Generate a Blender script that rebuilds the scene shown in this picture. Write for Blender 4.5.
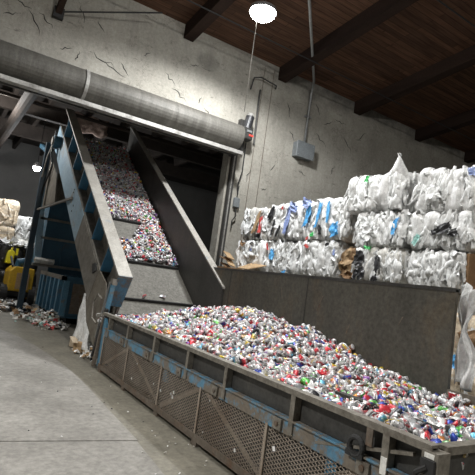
import bpy, bmesh, math, random
import numpy as np
from mathutils import Vector, Matrix, noise

# ------------------------------------------------------------------ clear
for o in list(bpy.data.objects):
    bpy.data.objects.remove(o, do_unlink=True)
S = bpy.context.scene
COL = S.collection
random.seed(7)
rng = np.random.default_rng(7)

# ------------------------------------------------------------------ camera
cam_d = bpy.data.cameras.new('camera')
cam_d.sensor_width = 36.0
cam_d.lens = 36.0
cam_d.clip_end = 200
cam_o = bpy.data.objects.new('camera', cam_d)
COL.objects.link(cam_o)
CAM = Vector((0, 0, 1.6))
ROT = Matrix(((0.83037, -0.16924, -0.53092),
              (-0.53982, -0.00883, -0.84173),
              (0.13777, 0.98554, -0.09870)))
# re-orthonormalise
zx = Vector(ROT.col[0]).normalized()
zy = Vector(ROT.col[1]); zy = (zy - zx * zy.dot(zx)).normalized()
zz = zx.cross(zy)
M4 = Matrix((zx, zy, zz)).transposed().to_4x4()
M4.translation = CAM
cam_o.matrix_world = M4
S.camera = cam_o

# ------------------------------------------------------------------ world + exposure
W = bpy.data.worlds.new('World'); S.world = W
W.use_nodes = True
W.node_tree.nodes['Background'].inputs[0].default_value = (0.55, 0.6, 0.7, 1)
W.node_tree.nodes['Background'].inputs[1].default_value = 0.02
S.view_settings.view_transform = 'Standard'
S.view_settings.look = 'None'
S.view_settings.gamma = 1.0
S.view_settings.use_curve_mapping = False
S.view_settings.exposure = 0.16

# lamp list: (x, y, z, watts, colour); the unseen ones are added fill, each with a fixture below
LAMPS = [   # x, y, z, watts, colour, beam angle (None: bare lamp shining all round)
    (5.05, 8.25, 7.42, 560, (0.97, 0.985, 1.0), 176),     # the one in view
    (2.2, 4.6, 7.9, 430, (1.0, 0.985, 0.95), 122),  # unseen, placed over the hopper front to brighten the bale faces
    (-3.6, 3.4, 6.8, 800, (1.0, 0.985, 0.95), 128),  # unseen, added on the left to light the hopper front
    (4.0, -4.5, 8.3, 1250, (1.0, 0.985, 0.95), None),  # unseen bare fill, added for even light on walls and ceiling
    (2.85, 19.6, 5.0, 210, (0.95, 0.98, 1.0), None),      # far room lamp in view
    (0.4, 15.8, 5.9, 300, (1.0, 0.97, 0.93), None),  # unseen, added to light the far bales and roof
]

# ------------------------------------------------------------------ materials
MAT = {}
def nodes(name):
    m = bpy.data.materials.new(name); m.use_nodes = True
    nt = m.node_tree; b = nt.nodes['Principled BSDF']
    MAT[name] = m
    return m, nt, b

def mat(name, c1, c2=None, scale=4.0, rough=0.7, metal=0.0, bump=0.0, bscale=None, stretch=(1, 1, 1),
        c3=None, scale3=1.0, t3=(0.55, 0.7), detail=6.0, spec=0.5, coat=0.0, emit=None, contrast=(0.3, 0.7), bdist=0.02, crease=0.0, cscale=5.0, grain=0.22, gscale=28.0):
    m, nt, b = nodes(name)
    N, Lk = nt.nodes.new, nt.links.new
    b.inputs['Roughness'].default_value = rough
    b.inputs['Metallic'].default_value = metal
    b.inputs['Specular IOR Level'].default_value = spec
    tc = N('ShaderNodeTexCoord'); mp = N('ShaderNodeMapping')
    mp.inputs['Scale'].default_value = stretch
    Lk(tc.outputs['Object'], mp.inputs['Vector'])
    if c2 is None:
        b.inputs['Base Color'].default_value = (*c1, 1)
    else:
        n = N('ShaderNodeTexNoise'); n.inputs['Scale'].default_value = scale; n.inputs['Detail'].default_value = detail
        n.inputs['Roughness'].default_value = 0.62
        Lk(mp.outputs[0], n.inputs['Vector'])
        r = N('ShaderNodeValToRGB')
        r.color_ramp.elements[0].position = contrast[0]; r.color_ramp.elements[1].position = contrast[1]
        r.color_ramp.elements[0].color = (*c1, 1); r.color_ramp.elements[1].color = (*c2, 1)
        Lk(n.outputs['Fac'], r.inputs['Fac'])
        out = r.outputs['Color']
        if c3 is not None:
            n3 = N('ShaderNodeTexNoise'); n3.inputs['Scale'].default_value = scale3; n3.inputs['Detail'].default_value = 8
            n3.inputs['Roughness'].default_value = 0.7
            Lk(mp.outputs[0], n3.inputs['Vector'])
            r3 = N('ShaderNodeValToRGB')
            r3.color_ramp.elements[0].position = t3[0]; r3.color_ramp.elements[1].position = t3[1]
            Lk(n3.outputs['Fac'], r3.inputs['Fac'])
            mx = N('ShaderNodeMix'); mx.data_type = 'RGBA'
            Lk(r3.outputs['Color'], mx.inputs['Factor']); Lk(out, mx.inputs['A'])
            mx.inputs['B'].default_value = (*c3, 1)
            out = mx.outputs['Result']
        if grain:
            ng = N('ShaderNodeTexNoise'); ng.inputs['Scale'].default_value = gscale; ng.inputs['Detail'].default_value = 4; ng.inputs['Roughness'].default_value = .75
            Lk(tc.outputs['Object'], ng.inputs['Vector'])
            mr = N('ShaderNodeMapRange'); mr.inputs['From Min'].default_value = .3; mr.inputs['From Max'].default_value = .7
            mr.inputs['To Min'].default_value = 1 - grain; mr.inputs['To Max'].default_value = 1 + grain; mr.clamp = False
            Lk(ng.outputs['Fac'], mr.inputs['Value'])
            mg = N('ShaderNodeVectorMath'); mg.operation = 'SCALE'; Lk(out, mg.inputs[0]); Lk(mr.outputs[0], mg.inputs['Scale'])
            out = mg.outputs[0]
        Lk(out, b.inputs['Base Color'])
    if bump:
        nb = N('ShaderNodeTexNoise'); nb.inputs['Scale'].default_value = bscale or scale * 3; nb.inputs['Detail'].default_value = 6
        Lk(mp.outputs[0], nb.inputs['Vector'])
        bp = N('ShaderNodeBump'); bp.inputs['Strength'].default_value = bump; bp.inputs['Distance'].default_value = bdist
        Lk(nb.outputs['Fac'], bp.inputs['Height']); Lk(bp.outputs['Normal'], b.inputs['Normal'])
    if crease:
        nr = N('ShaderNodeTexNoise'); nr.noise_type = 'RIDGED_MULTIFRACTAL'; nr.inputs['Scale'].default_value = cscale; nr.inputs['Detail'].default_value = 5
        nr.inputs['Distortion'].default_value = .6
        Lk(mp.outputs[0], nr.inputs['Vector'])
        bp2 = N('ShaderNodeBump'); bp2.inputs['Strength'].default_value = crease; bp2.inputs['Distance'].default_value = .03
        Lk(nr.outputs['Fac'], bp2.inputs['Height'])
        if bump: Lk(bp.outputs['Normal'], bp2.inputs['Normal'])
        Lk(bp2.outputs['Normal'], b.inputs['Normal'])
    if emit:
        b.inputs['Emission Color'].default_value = (*emit[0], 1); b.inputs['Emission Strength'].default_value = emit[1]
    return m

mat('concrete_slab', (0.16, 0.152, 0.136), (0.285, 0.272, 0.247), gscale=16, grain=.28, scale=1.1, rough=0.75, bump=0.25, bscale=25, c3=(0.18, 0.172, 0.16), scale3=0.9, t3=(0.55, 0.75), bdist=0.01)
mat('concrete_floor', (0.135, 0.125, 0.098), (0.215, 0.20, 0.16), gscale=16, grain=.25, scale=2.0, rough=0.7, bump=0.3, bscale=22, c3=(0.10, 0.095, 0.08), scale3=1.5, t3=(0.55, 0.8), bdist=0.01)
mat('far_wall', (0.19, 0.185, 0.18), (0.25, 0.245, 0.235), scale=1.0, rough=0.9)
mat('side_wall', (0.26, 0.25, 0.235), (0.34, 0.33, 0.31), scale=1.0, rough=0.9)
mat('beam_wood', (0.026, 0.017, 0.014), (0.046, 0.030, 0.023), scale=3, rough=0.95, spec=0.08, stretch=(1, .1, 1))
mat('barrel_steel', (0.085, 0.08, 0.068), (0.14, 0.132, 0.115), scale=2.5, rough=0.62, metal=0.2, stretch=(3, .6, .6), c3=(0.07, 0.065, 0.055), scale3=1.5, t3=(0.5, 0.7), bump=0.15, bscale=8)
mat('header_steel', (0.30, 0.29, 0.27), (0.46, 0.45, 0.42), scale=4, rough=0.5, metal=0.3, c3=(0.12, 0.11, 0.10), scale3=3, t3=(0.5, 0.68))
mat('dark_steel', grain=.3, c1=(0.045, 0.044, 0.041), c2=(0.075, 0.073, 0.068), scale=2.2, rough=0.5, metal=0.35, c3=(0.10, 0.09, 0.075), scale3=3.5, t3=(0.58, 0.8), stretch=(1, 1, .5), bump=0.05, bscale=6)
mat('hopper_plate', (0.072, 0.068, 0.056), (0.112, 0.106, 0.087), grain=.35, gscale=18, scale=1.6, rough=0.55, metal=0.25, c3=(0.13, 0.10, 0.065), scale3=2.4, t3=(0.52, 0.74), stretch=(1, 1, .35), bump=0.06, bscale=5)
mat('worn_steel', (0.16, 0.148, 0.128), (0.29, 0.275, 0.245), scale=6, rough=0.55, metal=0.3, c3=(0.11, 0.075, 0.05), scale3=5, t3=(0.55, 0.75), bump=0.1, bscale=20)
mat('rail_steel', (0.15, 0.135, 0.11), (0.27, 0.25, 0.215), scale=7, rough=0.5, metal=0.35, c3=(0.08, 0.06, 0.045), scale3=6, t3=(0.55, 0.75))
mat('rusty_steel', (0.11, 0.09, 0.07), (0.19, 0.16, 0.13), scale=7, rough=0.75, metal=0.2, c3=(0.14, 0.075, 0.04), scale3=6, t3=(0.5, 0.75))
mat('mesh_steel', (0.30, 0.255, 0.205), (0.46, 0.40, 0.335), scale=4, rough=0.6, metal=0.3, c3=(0.22, 0.16, 0.115), scale3=2, t3=(0.45, 0.7))
mat('blue_paint', (0.07, 0.185, 0.285), (0.10, 0.245, 0.36), scale=3, rough=0.45, c3=(0.16, 0.15, 0.13), scale3=3.5, t3=(0.56, 0.66), bump=0.04)
mat('blue_dark', (0.020, 0.075, 0.125), (0.035, 0.11, 0.17), scale=3, rough=0.5, c3=(0.07, 0.065, 0.06), scale3=3, t3=(0.58, 0.72))
mat('blue_worn', (0.24, 0.40, 0.53), (0.40, 0.54, 0.63), scale=2.2, rough=0.5, c3=(0.30, 0.28, 0.25), scale3=2.0, t3=(0.55, 0.68), stretch=(1, 1, 1), metal=0.0)
mat('cap_steel', (0.27, 0.255, 0.225), (0.40, 0.38, 0.34), scale=3.5, rough=0.55, metal=0.2, c3=(0.20, 0.25, 0.29), scale3=3, t3=(0.58, 0.7))
mat('plate_brown', (0.14, 0.125, 0.10), (0.22, 0.20, 0.165), scale=5, rough=0.6, metal=0.2, c3=(0.09, 0.065, 0.045), scale3=4, t3=(0.5, 0.7))
mat('belt_rubber', (0.125, 0.12, 0.105), (0.18, 0.173, 0.153), grain=.4, gscale=22, scale=7, rough=0.85, c3=(0.22, 0.21, 0.19), scale3=14, t3=(0.55, 0.8), bump=0.15, bscale=40, bdist=0.005)
mat('blue_beam', (0.075, 0.20, 0.31), (0.11, 0.26, 0.38), scale=3, rough=0.5, c3=(0.17, 0.145, 0.115), scale3=4.5, t3=(0.44, 0.53), bump=0.05)
mat('navy_paint', (0.012, 0.030, 0.046), (0.022, 0.045, 0.066), scale=3, rough=0.5, c3=(0.05, 0.045, 0.04), scale3=4, t3=(0.56, 0.7))
mat('rib_blue', (0.035, 0.135, 0.24), (0.055, 0.18, 0.30), scale=3, rough=0.5, c3=(0.10, 0.09, 0.08), scale3=4, t3=(0.58, 0.72))
mat('end_blue', (0.05, 0.14, 0.22), (0.075, 0.19, 0.28), scale=3, rough=0.5, c3=(0.12, 0.105, 0.09), scale3=5, t3=(0.47, 0.56))
mat('black_rubber', (0.018, 0.018, 0.018), (0.03, 0.03, 0.03), scale=5, rough=0.8)
mat('black_plastic', (0.015, 0.015, 0.017), (0.04, 0.04, 0.042), scale=5, rough=0.4, bump=0.4, bscale=20)
mat('film_white', (0.62, 0.62, 0.605), (0.88, 0.88, 0.87), scale=6, rough=0.42, spec=0.4, stretch=(1, 1.7, .5), c3=(0.44, 0.44, 0.42), scale3=4.0, t3=(0.54, 0.68), crease=.8, cscale=5)
mat('film_cream', (0.54, 0.52, 0.47), (0.82, 0.81, 0.77), scale=6, rough=0.42, spec=0.4, stretch=(1, 1.7, .5), c3=(0.36, 0.33, 0.28), scale3=4, t3=(0.54, 0.68), crease=.8, cscale=5)
mat('film_loose', (0.66, 0.67, 0.66), (0.92, 0.925, 0.915), scale=9, rough=0.36, spec=0.45, stretch=(1, 1.7, .5), c3=(0.50, 0.51, 0.50), scale3=6, t3=(0.54, 0.68), crease=.6, cscale=8)
mat('film_blue', (0.06, 0.33, 0.70), (0.16, 0.47, 0.80), scale=8, rough=0.3, bump=0.4, bscale=25)
mat('film_violet', (0.20, 0.27, 0.55), (0.40, 0.47, 0.70), scale=8, rough=0.3, bump=0.4, bscale=25)
mat('film_red', (0.45, 0.04, 0.05), (0.6, 0.12, 0.1), scale=8, rough=0.35)
mat('film_green', (0.06, 0.5, 0.13), (0.12, 0.6, 0.2), scale=8, rough=0.35)
mat('film_teal', (0.25, 0.55, 0.5), (0.4, 0.65, 0.6), scale=8, rough=0.35)
mat('cardboard', (0.36, 0.24, 0.13), (0.47, 0.33, 0.19), scale=5, rough=0.85, bump=0.1)
mat('cardboard_dark', (0.20, 0.115, 0.055), (0.29, 0.175, 0.09), scale=5, rough=0.85, bump=0.1)
mat('bale_tan', (0.48, 0.36, 0.23), (0.72, 0.62, 0.48), scale=7, rough=0.8, bump=0.5, bscale=15, stretch=(.6, .6, 2), c3=(0.72, 0.70, 0.66), scale3=4, t3=(0.55, 0.65))
mat('wire', (0.09, 0.085, 0.08), rough=0.5, metal=0.6)
mat('galvanised', (0.30, 0.31, 0.31), (0.42, 0.43, 0.43), scale=6, rough=0.45, metal=0.6)
mat('box_grey', (0.145, 0.16, 0.165), (0.19, 0.205, 0.21), scale=4, rough=0.5, c3=(0.11, 0.11, 0.105), scale3=5, t3=(0.55, 0.75))
mat('lamp_glow', (1, 1, 1), rough=0.5, emit=((0.95, 0.98, 1.0), 60.0))
mat('lamp_body', (0.35, 0.35, 0.35), (0.45, 0.45, 0.45), rough=0.4, metal=0.6)
mat('yellow_paint', (0.60, 0.36, 0.02), (0.72, 0.45, 0.04), scale=3, rough=0.45, c3=(0.25, 0.18, 0.06), scale3=4, t3=(0.6, 0.75))
mat('yellow_bright', (0.85, 0.75, 0.02), (0.9, 0.8, 0.05), scale=3, rough=0.5)
mat('red_label', (0.55, 0.05, 0.04), (0.6, 0.07, 0.05), rough=0.5)
mat('sticker_white', (0.72, 0.71, 0.66), (0.78, 0.77, 0.73), scale=9, rough=0.6)
mat('insulation', (0.52, 0.38, 0.33), (0.66, 0.52, 0.46), scale=5, rough=0.9, bump=0.8, bscale=9, bdist=0.05)
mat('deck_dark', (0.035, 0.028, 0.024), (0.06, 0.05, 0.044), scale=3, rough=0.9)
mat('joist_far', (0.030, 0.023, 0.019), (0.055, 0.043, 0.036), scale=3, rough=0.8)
mat('cable_black', (0.02, 0.02, 0.02), rough=0.6)
mat('crack_dark', (0.05, 0.047, 0.042), rough=0.9)

# plastered wall: grey-beige, stained, with cracks and soot near the roof
def wall_material():
    m, nt, b = nodes('plaster_wall')
    N, Lk = nt.nodes.new, nt.links.new
    b.inputs['Roughness'].default_value = 0.9
    tc = N('ShaderNodeTexCoord')
    def noi(sc, det=6, rg=0.6, vec=None):
        n = N('ShaderNodeTexNoise'); n.inputs['Scale'].default_value = sc; n.inputs['Detail'].default_value = det
        n.inputs['Roughness'].default_value = rg; Lk(vec or tc.outputs['Object'], n.inputs['Vector']); return n
    def ramp(src, p0, p1, c0, c1):
        r = N('ShaderNodeValToRGB'); r.color_ramp.elements[0].position = p0; r.color_ramp.elements[1].position = p1
        r.color_ramp.elements[0].color = (*c0, 1); r.color_ramp.elements[1].color = (*c1, 1); Lk(src, r.inputs['Fac']); return r.outputs['Color']
    def mixc(f, a, bb):
        x = N('ShaderNodeMix'); x.data_type = 'RGBA'
        Lk(f, x.inputs['Factor']); Lk(a, x.inputs['A'])
        if isinstance(bb, tuple): x.inputs['B'].default_value = (*bb, 1)
        else: Lk(bb, x.inputs['B'])
        return x.outputs['Result']
    base = ramp(noi(0.9, 8).outputs['Fac'], .3, .7, (0.30, 0.285, 0.243), (0.42, 0.40, 0.347))
    # vertical streaks
    mp = N('ShaderNodeMapping'); mp.inputs['Scale'].default_value = (5, 1, .35); Lk(tc.outputs['Object'], mp.inputs['Vector'])
    st = ramp(noi(1.3, 5, .6, mp.outputs[0]).outputs['Fac'], .52, .75, (0, 0, 0), (.55, .55, .55))
    c = mixc(st, base, (0.25, 0.235, 0.205))
    bl_ = ramp(noi(2.4, 9, .72).outputs['Fac'], .42, .66, (0, 0, 0), (.6, .6, .6))
    c = mixc(bl_, c, (0.30, 0.278, 0.238))
    pal_ = ramp(noi(1.5, 9, .75).outputs['Fac'], .58, .68, (0, 0, 0), (.5, .5, .5))
    c = mixc(pal_, c, (0.48, 0.458, 0.405))
    mp2 = N('ShaderNodeMapping'); mp2.inputs['Rotation'].default_value = (0, .6, 0); mp2.inputs['Scale'].default_value = (1, 1, 5); Lk(tc.outputs['Object'], mp2.inputs['Vector'])
    sm_ = ramp(noi(1.7, 9, .78, mp2.outputs[0]).outputs['Fac'], .61, .66, (0, 0, 0), (.75, .75, .75))
    c = mixc(sm_, c, (0.10, 0.09, 0.075))
    # cracks / scratches
    wv = noi(2.6, 6, .7)
    ad = N('ShaderNodeVectorMath'); ad.operation = 'MULTIPLY_ADD'
    Lk(wv.outputs['Color'], ad.inputs[0]); ad.inputs[1].default_value = (.8, .8, .8); Lk(tc.outputs['Object'], ad.inputs[2])
    vo = N('ShaderNodeTexVoronoi'); vo.feature = 'DISTANCE_TO_EDGE'; vo.inputs['Scale'].default_value = 2.3; Lk(ad.outputs[0], vo.inputs['Vector'])
    cr = ramp(vo.outputs['Distance'], .003, .02, (1, 1, 1), (0, 0, 0))
    msk = ramp(noi(1.2, 5, .7).outputs['Fac'], .50, .57, (0, 0, 0), (1, 1, 1))
    mu = N('ShaderNodeMath'); mu.operation = 'MULTIPLY'; Lk(cr, mu.inputs[0]); Lk(msk, mu.inputs[1])
    mu2 = N('ShaderNodeMath'); mu2.operation = 'MULTIPLY'; Lk(mu.outputs[0], mu2.inputs[0]); mu2.inputs[1].default_value = .7
    c = mixc(mu2.outputs[0], c, (0.09, 0.08, 0.065))
    # soot band with a ragged lower edge below the roof
    sp = N('ShaderNodeSeparateXYZ'); Lk(tc.outputs['Object'], sp.inputs[0])
    na = noi(1.6, 8, .7)
    m1 = N('ShaderNodeMath'); m1.operation = 'MULTIPLY_ADD'; Lk(na.outputs['Fac'], m1.inputs[0]); m1.inputs[1].default_value = 1.5; Lk(sp.outputs['Z'], m1.inputs[2])
    so = N('ShaderNodeMapRange'); so.inputs['From Min'].default_value = 8.2; so.inputs['From Max'].default_value = 8.9; Lk(m1.outputs[0], so.inputs['Value'])
    sx = N('ShaderNodeMapRange'); sx.inputs['From Min'].default_value = 6.5; sx.inputs['From Max'].default_value = 8.5; Lk(sp.outputs['X'], sx.inputs['Value'])
    mm = N('ShaderNodeMath'); mm.operation = 'MULTIPLY'; Lk(so.outputs[0], mm.inputs[0]); Lk(sx.outputs[0], mm.inputs[1])
    c = mixc(mm.outputs[0], c, (0.10, 0.095, 0.085))
    gn = noi(13, 6, .8)
    gm = N('ShaderNodeMapRange'); gm.inputs['From Min'].default_value = .3; gm.inputs['From Max'].default_value = .7; gm.inputs['To Min'].default_value = .78; gm.inputs['To Max'].default_value = 1.2
    Lk(gn.outputs['Fac'], gm.inputs['Value'])
    gs = N('ShaderNodeVectorMath'); gs.operation = 'SCALE'; Lk(c, gs.inputs[0]); Lk(gm.outputs[0], gs.inputs['Scale'])
    Lk(gs.outputs[0], b.inputs['Base Color'])
    bp = N('ShaderNodeBump'); bp.inputs['Strength'].default_value = .8; bp.inputs['Distance'].default_value = .03
    nb = noi(3.5, 8, .65); Lk(nb.outputs['Fac'], bp.inputs['Height']); Lk(bp.outputs['Normal'], b.inputs['Normal'])
wall_material()

# plank ceiling: boards run along X
def ceil_material():
    m, nt, b = nodes('plank_ceiling')
    b.inputs['Specular IOR Level'].default_value = 0.12
    N, Lk = nt.nodes.new, nt.links.new
    b.inputs['Roughness'].default_value = 0.75
    tc = N('ShaderNodeTexCoord')
    br = N('ShaderNodeTexBrick'); br.inputs['Scale'].default_value = 1.0
    br.inputs['Brick Width'].default_value = 2.6; br.inputs['Row Height'].default_value = 0.16
    br.inputs['Mortar Size'].default_value = 0.006
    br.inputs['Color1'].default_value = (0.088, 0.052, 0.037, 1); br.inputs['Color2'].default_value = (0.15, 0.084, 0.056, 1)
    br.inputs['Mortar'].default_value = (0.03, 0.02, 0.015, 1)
    Lk(tc.outputs['Object'], br.inputs['Vector'])
    mp = N('ShaderNodeMapping'); mp.inputs['Scale'].default_value = (1.2, 14, 1); Lk(tc.outputs['Object'], mp.inputs['Vector'])
    n = N('ShaderNodeTexNoise'); n.inputs['Scale'].default_value = 1.4; n.inputs['Detail'].default_value = 6; Lk(mp.outputs[0], n.inputs['Vector'])
    r = N('ShaderNodeValToRGB'); r.color_ramp.elements[0].position = .3; r.color_ramp.elements[1].position = .75
    r.color_ramp.elements[0].color = (.6, .55, .5, 1); r.color_ramp.elements[1].color = (1.25, 1.2, 1.15, 1)
    Lk(n.outputs['Fac'], r.inputs['Fac'])
    mx = N('ShaderNodeMix'); mx.data_type = 'RGBA'; mx.blend_type = 'MULTIPLY'; mx.inputs['Factor'].default_value = 1
    Lk(br.outputs['Color'], mx.inputs['A']); Lk(r.outputs['Color'], mx.inputs['B'])
    # knots
    vo = N('ShaderNodeTexVoronoi'); vo.inputs['Scale'].default_value = 2.2; Lk(tc.outputs['Object'], vo.inputs['Vector'])
    rk = N('ShaderNodeValToRGB'); rk.color_ramp.elements[0].position = .05; rk.color_ramp.elements[1].position = .1
    rk.color_ramp.elements[0].color = (1, 1, 1, 1); rk.color_ramp.elements[1].color = (0, 0, 0, 1); Lk(vo.outputs['Distance'], rk.inputs['Fac'])
    mk = N('ShaderNodeMix'); mk.data_type = 'RGBA'; Lk(rk.outputs['Color'], mk.inputs['Factor']); Lk(mx.outputs['Result'], mk.inputs['A'])
    mk.inputs['B'].default_value = (.03, .018, .012, 1)
    Lk(mk.outputs['Result'], b.inputs['Base Color'])
ceil_material()

# cans: colour comes from a vertex colour that is the print on the can
def can_material():
    m, nt, b = nodes('can_print')
    N, Lk = nt.nodes.new, nt.links.new
    at = N('ShaderNodeVertexColor'); at.layer_name = 'print'
    tc = N('ShaderNodeTexCoord')
    def fleck(sc, p0, p1, colr, src, f):
        n = N('ShaderNodeTexNoise'); n.inputs['Scale'].default_value = sc; n.inputs['Detail'].default_value = 2; Lk(tc.outputs['Object'], n.inputs['Vector'])
        r = N('ShaderNodeMapRange'); r.inputs['From Min'].default_value = p0; r.inputs['From Max'].default_value = p1; r.inputs['To Max'].default_value = f
        Lk(n.outputs['Fac'], r.inputs['Value'])
        x = N('ShaderNodeMix'); x.data_type = 'RGBA'; Lk(r.outputs[0], x.inputs['Factor']); Lk(src, x.inputs['A']); x.inputs['B'].default_value = (*colr, 1)
        return x.outputs['Result']
    c = fleck(38, .60, .63, (.85, .85, .84), at.outputs['Color'], .7)      # printed lettering and badges
    c = fleck(47, .60, .64, (.03, .03, .04), c, .85)
    c = fleck(29, .64, .67, (.50, .03, .04), c, .8)
    Lk(c, b.inputs['Base Color'])
    b.inputs['Roughness'].default_value = 0.4
    b.inputs['Metallic'].default_value = 0.35
can_material()

# ------------------------------------------------------------------ mesh builder
class MB:
    def __init__(s): s.v = []; s.f = []
    def add(s, vs, fs):
        n = len(s.v); s.v += [tuple(p) for p in vs]; s.f += [tuple(i + n for i in f) for f in fs]; return s
    def box(s, a, b):
        x0, y0, z0 = (min(a[i], b[i]) for i in range(3)); x1, y1, z1 = (max(a[i], b[i]) for i in range(3))
        return s.add([(x0, y0, z0), (x1, y0, z0), (x1, y1, z0), (x0, y1, z0), (x0, y0, z1), (x1, y0, z1), (x1, y1, z1), (x0, y1, z1)],
                     [(0, 3, 2, 1), (4, 5, 6, 7), (0, 1, 5, 4), (1, 2, 6, 5), (2, 3, 7, 6), (3, 0, 4, 7)])
    def bar(s, p, q, w, h, up=(0, 0, 1)):
        p, q = Vector(p), Vector(q); d = (q - p).normalized(); u = Vector(up)
        r = d.cross(u)
        if r.length < 1e-5: r = d.cross(Vector((1, 0, 0)))
        r.normalize(); u = r.cross(d).normalized()
        vs = []
        for e in (p, q):
            for a, b in ((-1, -1), (1, -1), (1, 1), (-1, 1)): vs.append(e + r * (a * w / 2) + u * (b * h / 2))
        return s.add(vs, [(0, 1, 2, 3), (7, 6, 5, 4), (0, 4, 5, 1), (1, 5, 6, 2), (2, 6, 7, 3), (3, 7, 4, 0)])
    def tube(s, pts, r, n=8, cap=True):
        pts = [Vector(p) for p in pts]; vs = []; fs = []
        rs = r if isinstance(r, (list, tuple)) else [r] * len(pts)
        prev = None
        for i, p in enumerate(pts):
            a = pts[max(0, i - 1)]; b = pts[min(len(pts) - 1, i + 1)]; d = (b - a).normalized()
            u = prev if prev is not None else (Vector((0, 0, 1)) if abs(d.z) < .9 else Vector((1, 0, 0)))
            u = (u - d * u.dot(d)).normalized(); prev = u; w = d.cross(u)
            for k in range(n):
                t = 2 * math.pi * k / n; vs.append(p + (u * math.cos(t) + w * math.sin(t)) * rs[i])
        for i in range(len(pts) - 1):
            for k in range(n):
                a = i * n + k; b = i * n + (k + 1) % n; fs.append((a, b, b + n, a + n))
        if cap:
            fs.append(tuple(range(n - 1, -1, -1))); fs.append(tuple(range(len(vs) - n, len(vs))))
        return s.add(vs, fs)
    def prism(s, poly, vec):
        n = len(poly); v = Vector(vec)
        vs = [Vector(p) for p in poly] + [Vector(p) + v for p in poly]
        fs = [tuple(range(n)), tuple(range(2 * n - 1, n - 1, -1))] + [(i, i + n, (i + 1) % n + n, (i + 1) % n) for i in range(n)]
        return s.add(vs, fs)
    def build(s, name, m, parent=None, smooth=False, bevel=0.0):
        me = bpy.data.meshes.new(name); me.from_pydata(s.v, [], s.f)
        bm = bmesh.new(); bm.from_mesh(me)
        bmesh.ops.recalc_face_normals(bm, faces=bm.faces)
        if bevel:
            bmesh.ops.bevel(bm, geom=[e for e in bm.edges if e.is_manifold and e.calc_face_angle(0) > .5], offset=bevel, segments=1, affect='EDGES', clamp_overlap=True)
        bm.to_mesh(me); bm.free()
        me.materials.append(MAT[m])
        if smooth: me.polygons.foreach_set('use_smooth', [True] * len(me.polygons))
        return link(name, me, parent)

def link(name, me, parent=None):
    o = bpy.data.objects.new(name, me); COL.objects.link(o)
    if parent is not None:
        o.parent = parent
        o.matrix_parent_inverse = Matrix.Translation(-parent.location)
    return o
def empty(name, loc):
    o = bpy.data.objects.new(name, None); COL.objects.link(o); o.location = loc; o.empty_display_size = .2; return o
def tag(o, label, cat, group=None, kind=None):
    o['label'] = label; o['category'] = cat
    if group: o['group'] = group
    if kind: o['kind'] = kind
    return o
def struct(o, label=None):
    o['kind'] = 'structure'
    if label: o['label'] = label
    return o
def copy_tree(o, loc, rz=None):
    c = o.copy(); COL.objects.link(c); c.location = loc
    if rz is not None: c.rotation_euler = (0, 0, rz)
    for ch in list(o.children):
        d = ch.copy(); COL.objects.link(d); d.parent = c
    return c
def np_mesh(name, V, F4, m, cols=None, smooth=False):
    """V (n,3), F4 (m,4) quads -> mesh, quick"""
    me = bpy.data.meshes.new(name)
    V = np.asarray(V, np.float32); F4 = np.asarray(F4, np.int32)
    me.vertices.add(len(V)); me.vertices.foreach_set('co', V.ravel())
    me.loops.add(F4.size); me.loops.foreach_set('vertex_index', F4.ravel())
    me.polygons.add(len(F4)); me.polygons.foreach_set('loop_start', np.arange(0, F4.size, 4, dtype=np.int32))
    me.polygons.foreach_set('loop_total', np.full(len(F4), 4, np.int32))
    if cols is not None:
        a = me.color_attributes.new('print', 'FLOAT_COLOR', 'POINT')
        a.data.foreach_set('color', np.asarray(cols, np.float32).ravel())
    me.update(); me.validate()
    if smooth: me.polygons.foreach_set('use_smooth', np.ones(len(F4), bool))
    me.materials.append(MAT[m])
    return me

# ================================================================== SETTING
WY = 11.0        # front face of the back wall
JX = 6.30        # right edge of the big door opening
JL = -2.2        # left edge of the opening
HZ = 5.16        # top of the opening
def roof_z(y): return 8.05 + .12 * (WY - y)

struct(MB().box((-9, -12, -.2), (22, 28, 0)).build('floor', 'concrete_floor'), 'stained dark concrete floor of the recycling hall')
# lighter concrete slab laid on the left, its edge curving along the hopper; cut by one joint
edge = [(1.30, 30), (1.38, 12.2), (1.47, 11.02), (1.73, 10.12), (1.87, 9.2), (1.95, 8.41), (2.01, 7.5), (2.02, 6.76), (2.0, 6.0), (1.97, 5.28), (1.94, 4.34)]
edge2 = [(1.925, 4.322), (1.87, 3.62), (1.83, 2.6), (1.80, -11.9)]
def slab(pts, ya, yb):
    poly = [(x, min(y, 27.8), 0) for x, y in pts] + [(-8.9, pts[-1][1], 0), (-8.9, min(pts[0][1], 27.8), 0)]
    return MB().prism(poly, (0, 0, .012))
pts2 = [(0.8, 4.49)] + edge2
# the joint runs from (-8.9, 5.9) to (1.94, 4.33)
jn = lambda x: 4.33 + (1.94 - x) * .15
a = MB().prism([(x, min(y, 27.8), 0) for x, y in edge] + [(-8.9, jn(-8.9) + .01, 0), (-8.9, 27.8, 0)], (0, 0, .012)).build('floor_slab', 'concrete_slab')
struct(a, 'pale worn concrete floor slab beyond the joint')
a = MB().prism([(x, y, 0) for x, y in edge2] + [(-8.9, -11.9, 0), (-8.9, jn(-8.9) - .012, 0)], (0, 0, .012)).build('floor_slab', 'concrete_slab')
struct(a, 'pale worn concrete floor slab nearest the viewer')

# back wall with the door opening (front face y = 11, 0.32 thick)
T = .32
wb = MB()
wb.box((JX, WY, 0), (22, WY + T, 8.6)); wb.box((-9, WY, HZ), (JX, WY + T, 8.6)); wb.box((-9, WY, 0), (JL, WY + T, HZ))
wall = struct(wb.build('wall_back', 'plaster_wall'), 'stained grey plaster wall with a big door opening')
# shallow vertical pilaster joints right of the door
for x in (7.05, 7.38):
    MB().bar((x, WY - .004, 1.6), (x + .02, WY - .004, 7.9), .016, .010, (0, 1, 0)).build('wall_joint', 'rusty_steel', wall)
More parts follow.
